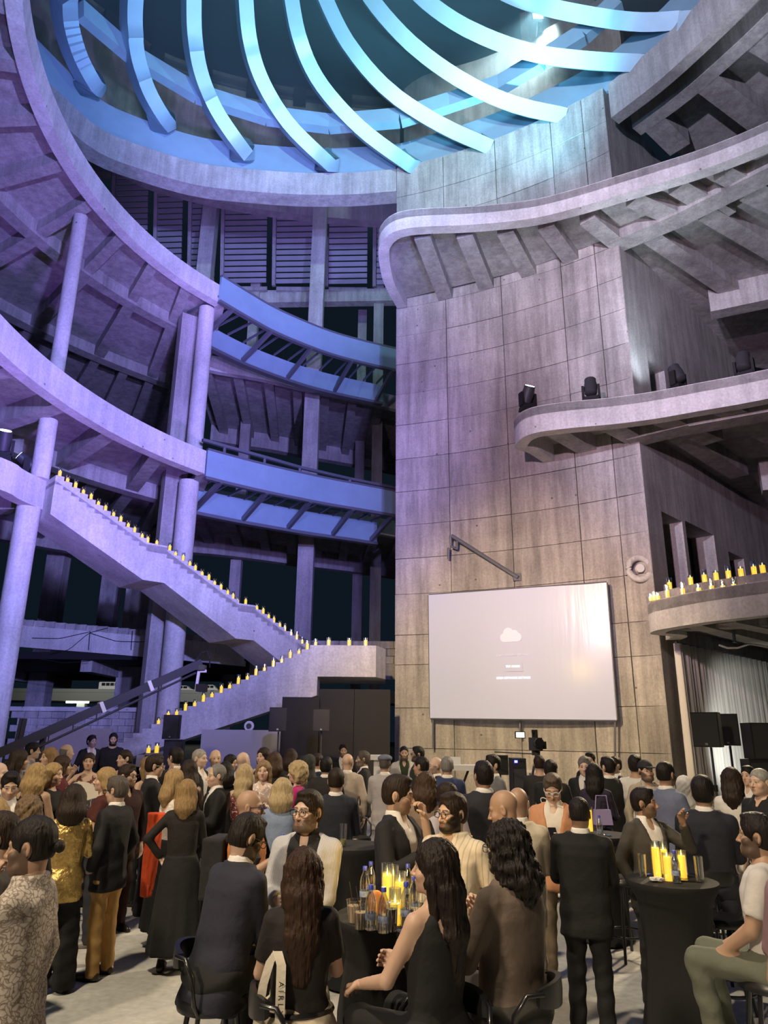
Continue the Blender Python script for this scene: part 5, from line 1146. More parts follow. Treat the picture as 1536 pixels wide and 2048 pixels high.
def person(px, py, d, yaw, label, sex='m', skin=(.50, .33, .24), hair=('short', (.012, .009, .008)), top='suit', tc=(.012, .013, .020), tk='plain', inner=(.75, .72, .70), tie=None,
           bot='trousers', bc=None, shoe=(.012, .01, .01), sit=None, lean=0, arms=('down', 'down'), hy=0, hp=0, beard=0, glasses=None, L=.3, belly=0, base=0, slim=1.0, open_=None, hem=None, lips=None, neck=None, extra=None, inner_k='plain', bk='plain', wide=1.0, hand_curl=None, ears=True, hscale=1.0):
    P3 = atd(px, py, d); yaw = yaw-math.degrees(math.atan2(P3[0], P3[1])); H_ = float(P3[2])-base; fem = sex == 'f'
    near = d < 6.6; mid = d < 9.3
    vb, vc, vh, vr, vd = (.016, .0135, .0048, .0068, .0045) if near else ((.022, .019, .0068, .0095, .0062) if mid else (.028, .024, .0095, .0125, .009))
    cl, sl = math.cos(R(lean)), math.sin(R(lean)); U = np.array([0, -sl, cl]); Fw = np.array([0, -cl, -sl]); Xa = np.array([1., 0, 0])
    topn = .93+(.54*cl)+.16+.12; topn = None
    def tq(v): return O+Xa*v[0]+Fw*v[1]+U*(v[2]-.93)
    O = np.array([0, 0, .93])
    Nb = tq((0, 0, 1.46)); hc = Nb+U*.075+np.array([0, -.012-.03*max(0, math.sin(R(hp))), .097])
    Rh = np.array(Matrix.Rotation(R(hy), 3, 'Z') @ Matrix.Rotation(R(-hp)*-1, 3, 'X'))
    topn = hc[2]+.121
    if sit: k = (H_-sit-.0)/(topn-.93+.10); k = min(max(k, .86), 1.12); zp = sit/k+.10; 
    else: k = H_/topn; zp = .93
    dz = zp-.93; O = O+np.array([0, 0, dz]); Nb = Nb+np.array([0, 0, dz]); hc = hc+np.array([0, 0, dz])
    hx_ = np.array(Matrix.Rotation(R(yaw), 3, 'Z') @ Vector((hc[0]*k, hc[1]*k, 0))); P3 = P3-hx_
    root = thing('person', label, 'person', (float(P3[0]), float(P3[1]), base), R(yaw)); root.scale = (k, k, k)
    pf = PF if fem else PM; sw = (.150 if fem else .178)*slim
    # legs
    hx = .088
    if sit:
        hips = [tq((s*hx, 0, .90)) if False else np.array([s*hx, 0, zp-.02]) for s in (1, -1)]; knees = [np.array([s*.13, -.42, zp-.02]) for s in (1, -1)]; ank = [np.array([s*.11, -.34, max(zp-.46, .12)]) for s in (1, -1)]
    else:
        hips = [np.array([s*hx, .0, .90]) for s in (1, -1)]; knees = [np.array([s*.10, -.015, .50]) for s in (1, -1)]; ank = [np.array([s*.11, .015, .085]) for s in (1, -1)]
    # arms
    sh = [tq((s*sw, 0, 1.405)) for s in (1, -1)]; el_, wr, hd, hn, hc_ = [], [], [], [], []
    for i, s in enumerate((1, -1)):
        a = arms[i]; cu = .5
        if isinstance(a, str): t_, cu = ARMS[a]
        else: t_ = a; cu = .7
        T = tq((s*t_[0], t_[1], t_[2])); pole = Xa*s*.55-Fw*.35-U*1.0
        if a == 'back': pole = Xa*s*1.0-Fw*.6-U*.2
        if a == 'hip': pole = Xa*s*1.0-Fw*.4
        e, w_ = ik(sh[i], T, .285, .255, pole); el_.append(e); wr.append(w_); D = w_-e; D /= np.linalg.norm(D)
        if a in ('down', 'pocket', 'back'): N = -Xa*s
        elif a in ('table', 'lap'): N = -U
        else: N = -Xa*s*.75+(-Fw)*.35+U*.1
        if a in ('wave', 'raise'): N = Fw
        hd.append(D); hn.append(N); hc_.append(cu)
    sleeves = {'suit': 2, 'shirt': 2, 'over': 2, 'sweater': 2, 'tee': 1, 'polo': 1, 'tank': 0, 'dress': 0, 'blouse': 2, 'vest': 0}[top]
    bare = sleeves < 2
    # ---- body
    allp = np.array([*hips, *knees, *ank, *sh, *el_, *wr, Nb, hc, O]); lo = allp.min(0)-.24; hi = allp.max(0)+.2; lo[2] = max(lo[2], -.02); hi[2] = Nb[2]+.06
    vv = vb if (bare or bot == 'skirt') else vb*1.25
    X, g0, hh = grid(lo, hi, vv)
    def TF(X): 
        q = [X[i]-f32(O[i]) for i in range(3)]; return q[0], q[1]*f32(Fw[1])+q[2]*f32(Fw[2]), q[1]*f32(U[1])+q[2]*f32(U[2])+f32(.93)
    def torso(X, off, z0, z1, p=2.3, aw=None, ext=0, flare=0):
        x, fwd, u = TF(X); a = np.interp(u, PZ, pf['a']*slim+off).astype(f32); b = np.interp(u, PZ, pf['b']*slim+off).astype(f32)
        if ext: a = np.maximum(a, np.interp(u, [.7, .95, 1.15, 1.3], [.197*slim+flare, .182*slim+off*.6+flare*.4, .158*slim+off, .1]).astype(f32)); b = np.maximum(b, np.interp(u, [.7, .95, 1.15, 1.3], [.146+flare, .138+flare*.4, .118, .08]).astype(f32))
        c = np.interp(u, [.8, .95, 1.1, 1.3, 1.45], [0, .01+belly*.3, .01+belly*.6, .012, -.005]).astype(f32)
        if belly: b = b+f32(belly)*np.exp(-((u-1.08)/.14)**2).astype(f32)
        d_ = ((np.abs(x/a)**p+np.abs((fwd-c)/b)**p)**(1/p)-1)*np.minimum(a, b)
        if fem: d_ = smin(d_, el([np.abs(x), fwd, u], (.072, .085, 1.275), (.064, .052, .058)) -off*.8, .03)
        return smax(d_, smax(f32(z0)-u, u-f32(z1), .002), .012)
    def trap(X, d_, r_): 
        for s in (1, -1): d_ = smin(d_, rc(X, tq((s*.045, -.012, 1.455)), tq((s*sw*.95, 0, 1.412)), r_*.85, r_), .03)
        return d_
    ar = (.042, .036, .026) if fem else (.052, .043, .031)
    db = torso(X, 0, .80, 1.5); db = trap(X, db, ar[0]*.95)
    db = smin(db, rc(X, Nb-U*.06, hc+np.array([0, .03, -.06]), .049 if fem else .058, .046 if fem else .053), .03)
    for i in (0, 1):
        db = smin(db, rc(X, sh[i], el_[i], ar[0], ar[1]), .03); db = smin(db, rc(X, el_[i], wr[i]+hd[i]*.01, ar[1], ar[2]), .012)
        db = smin(db, rc(X, hips[i], knees[i], .085, .058), .05); db = smin(db, rc(X, knees[i], ank[i], .056, .036), .02)
        ft = np.array([0, -.15, 0]); db = smin(db, rc(X, ank[i]+np.array([0, .03, -.045]), ank[i]+ft+np.array([0, 0, -.055]), .032, .026), .03)
    V, Q = snet(db, g0, hh); Vs = [V]; Qs = [Q]; Cs = [np.tile(skin, (len(V), 1))]; nV = len(V)
    Hs = np.array(hc); hs = hscale*(1.02 if fem else 1.06)
    G, g0, hh = grid((-.1, -.135, -.17), (.1, .12, .13), vh); nk_ = Rh.T@((Nb-U*.02)-hc); nk_ = nk_/np.linalg.norm(nk_)*.135+np.array([0, .01, 0]); dh = head_sdf(G, fem, ears, beard if beard > .6 else 0, nk_); Vh, Qh = snet(dh, g0, hh)
    lp = lips or ((.42, .13, .12) if fem else tuple(np.array(skin)*np.array([.85, .55, .52])))
    Ch = head_color(Vh, skin, hair[1], beard, lp, True, .0 if hair[0] not in ('bald', 'stubble') else (.35 if hair[0] == 'stubble' else 0))
    toB = lambda A: (A*hs)@Rh.T+Hs
    Vs.append(toB(Vh)); Qs.append(Qh+nV); Cs.append(Ch); nV += len(Vh)
    for i, s in enumerate((1, -1)):
        if isinstance(arms[i], str) and arms[i] == 'pocket': continue
        cu = hc_[i] if hand_curl is None else hand_curl; hv = .0052 if near else (.0072 if mid else .010)
        Vd, Qd = hand_mesh(wr[i]+hd[i]*.012, hd[i], hn[i], cu, s, hv, extra == 'point' and i == 0); Vs.append(Vd); Qs.append(Qd+nV); Cs.append(np.tile(np.array(skin)*1.02, (len(Vd), 1))); nV += len(Vd)
    mesh_obj('body', np.concatenate(Vs), np.concatenate(Qs), M_SKIN, root, np.concatenate(Cs))
    # ---- hair
    if hair[0] not in ('bald', 'stubble'):
        Lh = L if hair[0] in ('long', 'wavy', 'straight', 'curlylong') else (.13 if hair[0] == 'bob' else .2)
        G, g0, hh = grid((-.15, -.14, -Lh-.12), (.15, .19, .17), vr); Vh, Qh = snet(hair_sdf(G, hair[0], Lh), g0, hh)
        if len(Qh): mesh_obj('headscarf' if hair[0] == 'scarf' else 'hair', toB(Vh), Qh, cloth(hair[1]) if hair[0] == 'scarf' else hair_mat(hair[1]), root)
    if glasses:
        mb = MB(); r_ = .0024 if near else .0034
        for s in (-1, 1):
            mb.tube([toB(np.array([s*.034+.025*math.copysign(abs(math.cos(a))**.7, math.cos(a)), -.104, -.002+.0185*math.copysign(abs(math.sin(a))**.7, math.sin(a))])) for a in np.linspace(0, 2*math.pi, 18, False)], r_, 6, True)
            mb.tube([toB(np.array(q)) for q in [(s*.058, -.102, .006), (s*.074, -.06, .006), (s*.080, .015, .002)]], r_, 6)
        mb.tube([toB(np.array(q)) for q in [(-.010, -.107, .003), (0, -.109, .006), (.010, -.107, .003)]], r_, 6)
        obj('glasses', mb, mat('glasses_%d' % (hash(glasses) % 9999), glasses, .3), root, smooth=60)
    # ---- upper garment
    allp = np.array([*sh, *el_, *wr, Nb, O]); lo = allp.min(0)-.26; hi = allp.max(0)+.16; hi[2] = max(Nb[2]+.05, allp[:, 2].max()+.08)
    hemz = hem if hem else {'suit': .74, 'shirt': .90, 'over': .74, 'sweater': .86, 'tee': .86, 'polo': .86, 'tank': .90, 'dress': .90, 'blouse': .86, 'vest': .86}[top]
    lo[2] = min(lo[2], (O+U*(hemz-.93))[2]-.1); X, g0, hh = grid(lo, hi, vc); x, fwd, u = TF(X)
    off = {'suit': .020, 'over': .020, 'shirt': .016, 'blouse': .016, 'sweater': .018, 'tee': .016, 'polo': .017, 'tank': .010, 'dress': .010, 'vest': .02}[top]
    sr = ((.064, .054, .043) if not fem else (.054, .047, .038)) if top in ('suit', 'over', 'sweater') else ((.060, .052, .041) if not fem else (.050, .044, .035))
    loose = top in ('suit', 'over', 'shirt', 'polo', 'blouse')
    d_ = torso(X, off, hemz, 1.492 if top in ('suit', 'over') else (1.51 if top in ('shirt', 'blouse', 'polo') else 1.47), 2.4, ext=1 if (loose and not (fem and top == 'blouse')) else 0, flare=.0 if not fem else -.005)
    if top not in ('tank', 'dress'): d_ = trap(X, d_, sr[0]*.88)
    for i in (0, 1):
        if sleeves == 2:
            d_ = smin(d_, rc(X, sh[i], el_[i], sr[0], sr[1]), .022)
            c_ = wr[i]-hd[i]*.01; fo = rc(X, el_[i], c_, sr[1], sr[2]); pl = sum((X[q]-f32(c_[q]))*f32(hd[i][q]) for q in range(3)); fo = smax(fo, np.where(fo < .12, pl, -1), .004); d_ = smin(d_, fo, .015)
        elif sleeves == 1:
            c_ = sh[i]+(el_[i]-sh[i])*.72; dv = (el_[i]-sh[i])/np.linalg.norm(el_[i]-sh[i]); fo = rc(X, sh[i], c_+dv*.05, sr[0]+.004, sr[1]+.012); pl = sum((X[q]-f32(c_[q]))*f32(dv[q]) for q in range(3)); fo = smax(fo, pl, .004); d_ = smin(d_, fo, .03)
    # folds in the cloth
    d_ = d_+f32(.0035)*np.sin(38*u+9*x+6*fwd)*np.clip((1.25-u)*3, 0, 1)
    nk = neck if neck else {'suit': .16, 'over': .16}.get(top)
    opn = top in ('suit', 'over')
    if opn:
        zb, wt = (1.04, .085) if top == 'suit' else (.6, .10)
        w_ = np.interp(u, [zb, zb+.06, 1.42, 1.5], [0, .02 if top == 'suit' else .055, wt, wt]).astype(f32)
        ax_ = np.abs(x); d_ = d_-f32(.007)*np.exp(-((ax_-w_-.028)/.022)**2)*np.clip((u-zb)*8, 0, 1)*(fwd > 0)
        cut = np.maximum(np.maximum(ax_-w_, f32(zb)-u), f32(.01)-fwd); d_ = smax(d_, -cut, .004)
    if top in ('tank', 'dress'):
        d_ = smax(d_, -el([x, fwd, u], (0, .09, 1.50), (.085, .12, .15)), .006); d_ = smax(d_, -el([x, fwd, u], (0, -.09, 1.47), (.075, .10, .17)), .006)
    if top in ('tee', 'polo', 'sweater'): d_ = smax(d_, -el([x, fwd, u], (0, .03, 1.50), (.072, .085, .055)), .006)
    if top in ('shirt', 'blouse', 'polo') and not tie: d_ = smax(d_, -el([x, fwd, u], (0, .10, 1.485), (.030, .07, .085)), .006)
    V, Q = snet(d_, g0, hh); nm = {'suit': 'jacket', 'over': 'jacket', 'shirt': 'shirt', 'sweater': 'sweater', 'tee': 't_shirt', 'polo': 'shirt', 'tank': 'top', 'dress': 'dress', 'blouse': 'blouse', 'vest': 'vest'}[top]
    mesh_obj(nm, V, Q, cloth(tc, tk), root)
    if opn:
        lo2 = tq((0, 0, .95))-np.array([.24, .24, .1]); hi2 = Nb+np.array([.24, .24, .07]); X, g0, hh = grid(lo2, hi2, vc); x, fwd, u = TF(X)
        d_ = torso(X, .010, .88, 1.53, 2.4); 
        for s in (1, -1): d_ = smin(d_, rc(X, tq((s*.04, 0, 1.445)), tq((s*.13, 0, 1.40)), .05, .055), .03)
        if top == 'over' or not tie: d_ = smax(d_, -el([x, fwd, u], (0, .09, 1.49), (.032, .06, .09)), .006)
        V, Q = snet(d_, g0, hh); mesh_obj('shirt', V, Q, cloth(inner, inner_k), root)
    if tie:
        tz = [1.445, 1.42, 1.30, 1.12, 1.0]; ty = np.interp(tz, PZ, pf['b']*slim)+.030+np.interp(tz, [.8, .95, 1.1, 1.3, 1.45], [0, .01, .01, .012, -.005]); ty[0] -= .012
        V = []; 
        for z_, y_, w_ in zip(tz, ty, (.018, .014, .026, .036, .02)): V += [tq((-w_, y_+.004, z_)), tq((w_, y_+.004, z_)), tq((w_, y_-.008, z_)), tq((-w_, y_-.008, z_))]
        mb = MB(); mb.add(V, [(i*4+q, (i+1)*4+q, (i+1)*4+(q+1) % 4, i*4+(q+1) % 4) for i in range(4) for q in range(4)]+[(0, 1, 2, 3), (19, 18, 17, 16)]); obj('tie', mb, cloth(tie, 'satin'), root)
    # ---- lower garment and shoes
    bc = bc if bc is not None else tc
    if bot in ('trousers', 'wide', 'jeans'):
        allp = np.array([*hips, *knees, *ank]); lo = allp.min(0)-.17; hi = allp.max(0)+.17; hi[2] = zp+.16; X, g0, hh = grid(lo, hi, vc*1.1)
        wl = 1.35 if bot == 'wide' else 1.0
        d_ = torso(X, .006, .74, 1.03) if not sit else smin(torso(X, .006, .84, 1.03), el(X, (0, .03, zp-.02), (.185, .14, .10)), .04)
        for i in (0, 1):
            d_ = smin(d_, rc(X, hips[i]-np.array([0, 0, .03 if not sit else 0]), knees[i], .086 if not sit else .095, .071*wl), .05); d_ = smin(d_, rc(X, knees[i], ank[i]+np.array([0, 0, -.02]), .071*wl, .062*wl*(1.25 if bot == 'wide' else 1)), .02)
        d_ = d_+f32(.004)*np.sin(46*X[2]+20*X[0]+12*X[1])
        d_ = smax(d_, f32(.03 if not sit else -1)-X[2], .004); V, Q = snet(d_, g0, hh); mesh_obj('trousers', V, Q, cloth(bc, bk), root)
    elif bot == 'skirt':
        hz = .16; X, g0, hh = grid((-.36, -.36, hz-.02), (.36, .36, 1.06), vc*1.1)
        a = np.interp(X[2], [.1, .5, .85, .95, 1.06], [.27, .235, .205, .185, .150]).astype(f32); th = np.arctan2(X[0], X[1])
        d_ = np.sqrt(X[0]**2+(X[1]*1.25)**2)-a*(1+.05*np.sin(9*th)*np.clip((.9-X[2])*1.5, 0, 1)); d_ = np.maximum(d_, np.maximum(f32(hz)-X[2], X[2]-f32(1.04))); V, Q = snet(d_.astype(f32), g0, hh); mesh_obj('skirt', V, Q, cloth(bc, bk), root)
    for i in (0, 1):
        a = ank[i]; lo = a+np.array([-.075, -.24, -.10]); hi = a+np.array([.075, .10, .05]); X, g0, hh = grid(lo, hi, .012 if near else .018); zs = a[2]-.085
        d_ = smin(rc(X, a+np.array([0, .035, -.045]), a+np.array([0, -.05, -.05]), .040, .042), rc(X, a+np.array([0, -.05, -.05]), a+np.array([0, -.17, -.062]), .043, .036), .02); d_ = smin(d_, rc(X, a+np.array([0, .01, -.03]), a+np.array([0, .005, .01]), .042, .040), .02); d_ = smax(d_, f32(zs)-X[2], .004)
        V, Q = snet(d_, g0, hh); mesh_obj('shoe', V, Q, mat('shoe_%02d%02d%02d' % tuple(int(c*99) for c in shoe), shoe, .4), root)
    q = Fig(); q.root = root; q.k = k; q.hc = hc; q.toB = toB; q.wr = wr; q.hd = hd; q.tq = tq; q.zp = zp; q.hn = hn
    q.world = lambda v: Vector(P3*np.array([1, 1, 0])+np.array([0, 0, base]))+(Matrix.Rotation(R(yaw), 3, 'Z') @ Vector(v))*k
    PEOPLE.append(q); return q
# ================================================================== the crowd
NAVY = (.014, .016, .030); BLK = (.007, .007, .008); CHA = (.026, .026, .030); DRK = (.011, .011, .014); WHT = (.72, .70, .68); CRM = (.66, .58, .46)
HB = (.012, .009, .008); HD = (.025, .015, .010); HBR = (.055, .030, .016); HBL = (.36, .24, .11); HBL2 = (.45, .34, .19); HG = (.20, .19, .185); HGB = (.09, .075, .065)
S1 = (.50, .33, .24); S2 = (.58, .39, .29); S3 = (.40, .25, .17); S4 = (.60, .42, .33)
G = {}
G['bun'] = person(70, 1637, 3.75, -112, 'man with small hair bun in grey floral shirt, finger raised to lips', skin=S3, hair=('bun', HB), top='shirt', tc=(.46, .41, .37), tk='floral', bot='trousers', bc=BLK, arms=('chin', 'down'), extra='point', beard=.75, hp=6, hem=.80)
person(2, 1628, 4.35, -100, 'man at the left edge, half hidden behind the man with bun', skin=S2, hair=('short', HD), top='tee', tc=(.05, .04, .04), arms=('down', 'front'), hp=12, beard=.5)
person(150, 1572, 7.0, 178, 'woman with dark bob in shiny gold jacket and black trousers, from behind', 'f', hair=('bob', HD), top='blouse', tc=(.55, .38, .13), tk='gold', bot='wide', bc=BLK, hem=.74, arms=('front', 'front'), hscale=1.08)
person(236, 1554, 7.4, -125, 'man in navy blazer and tan chinos with glasses, hand in pocket', hair=('short', HGB), top='suit', tc=DRK, bc=(.42, .24, .075), shoe=(.03, .018, .012), arms=('pocket', 'pocket'), glasses=(.03, .02, .02), hp=8)
person(212, 1536, 8.4, -95, 'woman with short blond hair in maroon top and dark jeans', 'f', skin=S2, hair=('bob', HBL), top='tee', tc=(.07, .013, .010), bot='trousers', bc=(.015, .017, .028), shoe=(.18, .17, .17), arms=('front', 'down'))
person(258, 1530, 8.9, 35, 'man with glasses and stubble in dark maroon shirt facing right', hair=('short', HD), top='shirt', tc=(.035, .009, .009), beard=.45, glasses=(.05, .03, .03), hy=20)
person(312, 1511, 9.7, 95, 'man with glasses in dark suit talking, hand raised, left half', hair=('short', HD), top='suit', tc=DRK, arms=('wave', 'front'), glasses=(.4, .38, .35), hp=6)
person(376, 1560, 7.6, 172, 'woman with long blond hair in black sheer jacket and long black skirt', 'f', skin=S4, hair=('long', (.30, .19, .085)), top='blouse', tc=(.014, .011, .010), bot='skirt', bc=BLK, arms=('hip', 'front'), L=.2, hem=.78)
person(352, 1539, 8.4, 120, 'woman in white lace sleeveless top behind the orange shawl', 'f', skin=S4, hair=('long', HBL), top='tank', tc=(.70, .66, .58), tk='lace', bot='skirt', bc=BLK, arms=('front', 'front'), L=.22)
G['orange'] = person(502, 1582, 6.0, 70, 'bald man with blue glasses in orange polo wearing a backpack', skin=S3, hair=('bald', HB), top='polo', tc=(.62, .22, .06), bot='trousers', bc=(.02, .02, .025), arms=('front', 'drink'), glasses=(.02, .02, .12), hy=15, hp=4)
G['navy'] = person(497, 1631, 4.75, 128, 'bearded man in navy suit perched on a bar stool looking down', skin=S2, hair=('short', (.016, .012, .010)), top='suit', tc=(.018, .019, .034), bc=BLK, sit=.74, lean=14, hp=26, hy=-8, arms=((.12, .36, 1.10), (.02, .34, 1.06)), beard=.9, glasses=(.02, .02, .02))
G['stripe'] = person(617, 1583, 5.15, -18, 'bearded man with glasses in open pinstriped shirt over black tee', skin=S4, hair=('short', HD), top='over', tc=(.60, .59, .62), tk='finestripe', inner=(.010, .011, .014), bot='trousers', bc=(.10, .12, .16), arms=('clasp', 'front'), beard=.8, glasses=(.02, .015, .015), hy=-18, belly=.03, hem=.66)
G['beige'] = person(608, 1697, 3.95, 183, 'woman with long wavy brown hair in black top and beige trousers, seated', 'f', hair=('wavy', (.035, .017, .010)), top='tee', tc=(.011, .008, .008), bot='trousers', bc=(.46, .39, .29), sit=.74, arms=('front', 'front'), L=.46, hem=.93)
person(566, 1557, 8.0, 170, 'woman with blond bob in pale blue jacket seated from behind', 'f', hair=('bob', HBL2), top='blouse', tc=(.22, .28, .42), bot='trousers', bc=(.2, .2, .22), sit=.74, arms=('front', 'front'))
person(673, 1537, 8.1, 175, 'balding man in wide navy suit from behind, right of blue jacket', hair=('receding', HD), top='suit', tc=(.013, .015, .026), arms=('front', 'front'))
person(696, 1508, 11.6, 170, 'bald man in light beige suit seen from behind', skin=S2, hair=('bald', HB), top='suit', tc=(.42, .35, .29), arms=('front', 'down'))
person(770, 1511, 11.4, 175, 'man in pale grey suit wearing a blue grey flat cap', hair=('crop', HGB), top='suit', tc=(.40, .37, .38), arms=('front', 'down')); 
G['flatcap'] = PEOPLE[-1]
person(726, 1503, 13, -85, 'grey haired bearded man in dark suit in profile before black backdrop', hair=('short', HGB), top='suit', tc=DRK, beard=.8)
person(687, 1489, 16, 5, 'young bearded guard in dark suit and tie standing before black backdrop', skin=S2, hair=('short', HB), top='suit', tc=BLK, tie=(.25, .25, .28), beard=.8)
person(653, 1515, 11, 170, 'dark haired man in charcoal jacket left of the beige suit', hair=('short', HB), top='suit', tc=(.018, .016, .016))
person(636, 1507, 11.8, 130, 'man in blue suit with cropped hair turned right, far', hair=('crop', HD), top='suit', tc=(.018, .025, .06))
person(595, 1525, 9.6, -100, 'woman with curly blond hair in bright magenta top', 'f', skin=S4, hair=('curly', HBL2), top='tee', tc=(.42, .018, .16), arms=('front', 'front'))
person(528, 1522, 10, -8, 'smiling woman in white lace blouse holding up her hands', 'f', skin=S4, hair=('long', (.26, .17, .09)), top='blouse', tc=(.62, .48, .42), tk='lace', arms=('clap', 'clap'), L=.2)
person(527, 1496, 12.2, -40, 'woman with dark wavy hair looking left before grey partition', 'f', skin=S4, hair=('wavy', HD), top='dress', tc=(.03, .02, .02), L=.2)
person(491, 1529, 9.3, 165, 'woman with long straight blond hair in red floral dress from behind', 'f', hair=('long', HBL2), top='dress', tc=(.18, .03, .03), tk='dots', L=.32)
person(488, 1505, 11.2, 140, 'bald man in white shirt turned away before grey partition', skin=S4, hair=('bald', HG), top='shirt', tc=(.66, .62, .58), arms=('front', 'front'))
person(463, 1510, 12, 60, 'woman with long black hair turned right by grey partition', 'f', skin=S2, hair=('long', HB), top='dress', tc=BLK, L=.25)
person(432, 1500, 11.8, 10, 'bald bearded man in white shirt facing the camera', skin=S2, hair=('fringe', HG), top='shirt', tc=WHT, beard=.35)
person(401, 1499, 11.4, 60, 'grey haired man in navy turned right beside speaker stack', skin=S4, hair=('crop', (.35, .33, .30)), top='suit', tc=DRK)
person(434, 1530, 9.1, -75, 'older grey haired man in black suit and bow tie in profile', skin=S2, hair=('receding', HG), top='suit', tc=BLK, tie=(.01, .01, .01), arms=('front', 'drink'), hp=4)
person(452, 1524, 9.9, 178, 'woman with black hair in black dress behind the grey haired man', 'f', hair=('bob', HB), top='tee', tc=BLK)
person(378, 1521, 9.5, -150, 'woman with dark hair in black, behind the blond woman', 'f', hair=('long', HD), top='tank', tc=BLK, L=.2)
person(352, 1496, 11, -140, 'dark haired man in black suit standing at the speaker stack', hair=('short', HB), top='suit', tc=BLK, arms=('front', 'front'))
person(185, 1471, 16, 20, 'man in open dark suit and white shirt on the low platform', skin=S4, hair=('short', HD), top='suit', tc=DRK, beard=.5, base=.25, hy=15)
person(228, 1467, 16.2, 0, 'man in black sweater with full beard on the low platform', skin=S2, hair=('short', HB), top='sweater', tc=(.010, .010, .013), beard=1, base=.25, bc=BLK, arms=('clasp', 'clasp'))
person(180, 1506, 11.6, -5, 'smiling woman in brown patterned dress raising a hand', 'f', skin=S2, hair=('updo', HD), top='dress', tc=(.15, .05, .035), tk='dots', arms=('down', 'raise'))
person(250, 1500, 12, -60, 'woman with dark ponytail in pink floral blouse looking left', 'f', skin=S4, hair=('ponytail', HD), top='blouse', tc=(.55, .36, .36), tk='dots')
person(136, 1489, 13.4, 110, 'bald older man turned away in the far left crowd', skin=S4, hair=('fringe', HG), top='suit', tc=CHA)
person(100, 1496, 11.2, -65, 'blond woman looking left in the far left crowd', 'f', skin=S2, hair=('long', (.25, .15, .07)), top='dress', tc=(.04, .02, .02), L=.17)
person(68, 1486, 13.4, 85, 'young man in white tee in profile under the crane', skin=S4, hair=('short', HB), top='tee', tc=(.62, .60, .66), bc=BLK)
person(42, 1499, 10, 100, 'woman with long dark hair in taupe jacket at far left', 'f', hair=('long', HD), top='blouse', tc=(.16, .125, .105), L=.35)
person(128, 1512, 10.3, 100, 'woman with long brown hair in dark red dress, left', 'f', hair=('long', (.035, .018, .012)), top='blouse', tc=(.10, .012, .02), L=.3)
person(77, 1527, 8.6, 150, 'woman with wavy blond hair in black sleeveless top from behind', 'f', skin=S3, hair=('wavy', HBL), top='tank', tc=BLK, arms=('front', 'front'), L=.18)
person(110, 1527, 8.9, 60, 'woman with blond hair in black dress holding a fan', 'f', skin=S2, hair=('long', HBL), top='tee', tc=BLK, arms=('drink', 'clasp'), L=.14); G['fan'] = PEOPLE[-1]
person(24, 1545, 7.6, 5, 'smiling dark haired man in suit and purple tie, left', skin=S2, hair=('short', HB), top='suit', tc=NAVY, tie=(.10, .07, .14), beard=.3, hp=18)
person(61, 1597, 6.2, 175, 'head of woman with curly light brown hair from behind, left', 'f', hair=('curly', (.16, .105, .06)), top='blouse', tc=(.03, .03, .03), arms=('front', 'front'))
person(2, 1526, 9.2, 60, 'grey haired older man cut by the left edge', skin=S4, hair=('fringe', HG), top='suit', tc=CHA)
person(-6, 1597, 5.6, 170, 'blond head cut off by the left edge', 'f', hair=('bob', HBL), top='blouse', tc=(.2, .15, .1))
person(296, 1514, 10.2, -130, 'woman with light brown hair behind the man with raised hand', 'f', hair=('long', (.2, .13, .07)), top='dress', tc=BLK, L=.2)
person(550, 1505, 11.2, 175, 'woman with brown shoulder length hair from behind, centre back', 'f', hair=('bob', HBR), top='tee', tc=BLK)
person(582, 1498, 12.6, 175, 'woman with dark brown hair from behind before black backdrop', 'f', hair=('bob', (.03, .017, .012)), top='tee', tc=(.02, .02, .02))
person(603, 1513, 12.0, -60, 'woman with dark hair looking left above the magenta top', 'f', skin=S2, hair=('bob', HB), top='tee', tc=BLK)
person(619, 1510, 11.2, 170, 'person in dark olive headscarf from behind', 'f', hair=('scarf', (.03, .03, .026)), top='blouse', tc=(.03, .03, .03))
person(808, 1493, 15, 5, 'bearded man in white blazer over green shirt facing the camera', skin=S2, hair=('crop', HB), top='suit', tc=(.60, .57, .52), inner=(.03, .045, .02), beard=.85)
person(835, 1494, 14, -80, 'bearded man with glasses in dark green shirt in profile left', skin=S2, hair=('short', HB), top='shirt', tc=(.025, .035, .022), beard=.9, glasses=(.03, .03, .03), arms=('front', 'front'))
person(842, 1514, 10.6, -120, 'dark haired man in black suit left of the bald profile', skin=S3, hair=('crop', HB), top='suit', tc=BLK)
person(870, 1515, 11.5, -75, 'bald man with clear glasses and greying beard in profile left', skin=S4, hair=('bald', HGB), top='suit', tc=DRK, beard=.5, glasses=(.4, .3, .3))
person(894, 1514, 10.6, 178, 'balding man in royal blue suit from behind', hair=('receding', HG), top='suit', tc=(.025, .036, .105), arms=('front', 'front'))
G['vape'] = person(797, 1553, 5.75, 62, 'man in black suit with white cuffs raising a hand to his mouth', skin=S2, hair=('short', HD), top='suit', tc=(.010, .011, .015), arms=('mouth', 'drink'), beard=.5, hy=20, hp=8)
person(852, 1545, 7.6, 165, 'woman with brown hair in beige top behind the raised hand', 'f', hair=('wavy', HBR), top='tee', tc=(.24, .17, .12), L=.18)
person(896, 1566, 7.0, 45, 'balding man with glasses in pale lilac shirt looking right', skin=S3, hair=('crop', HD), top='shirt', tc=(.50, .44, .48), beard=.5, glasses=(.04, .03, .03), hp=8, hy=20, arms=('front', 'drink'))
G['cream'] = person(904, 1588, 5.35, -32, 'bearded man with black glasses in cream striped shirt talking', skin=S2, hair=('short', HD), top='shirt', tc=(.66, .57, .43), tk='stripe', bot='trousers', bc=BLK, beard=1, glasses=(.01, .01, .01), belly=.05, arms=('down', 'down'), hy=-18, hp=4, hem=.80, slim=1.12)
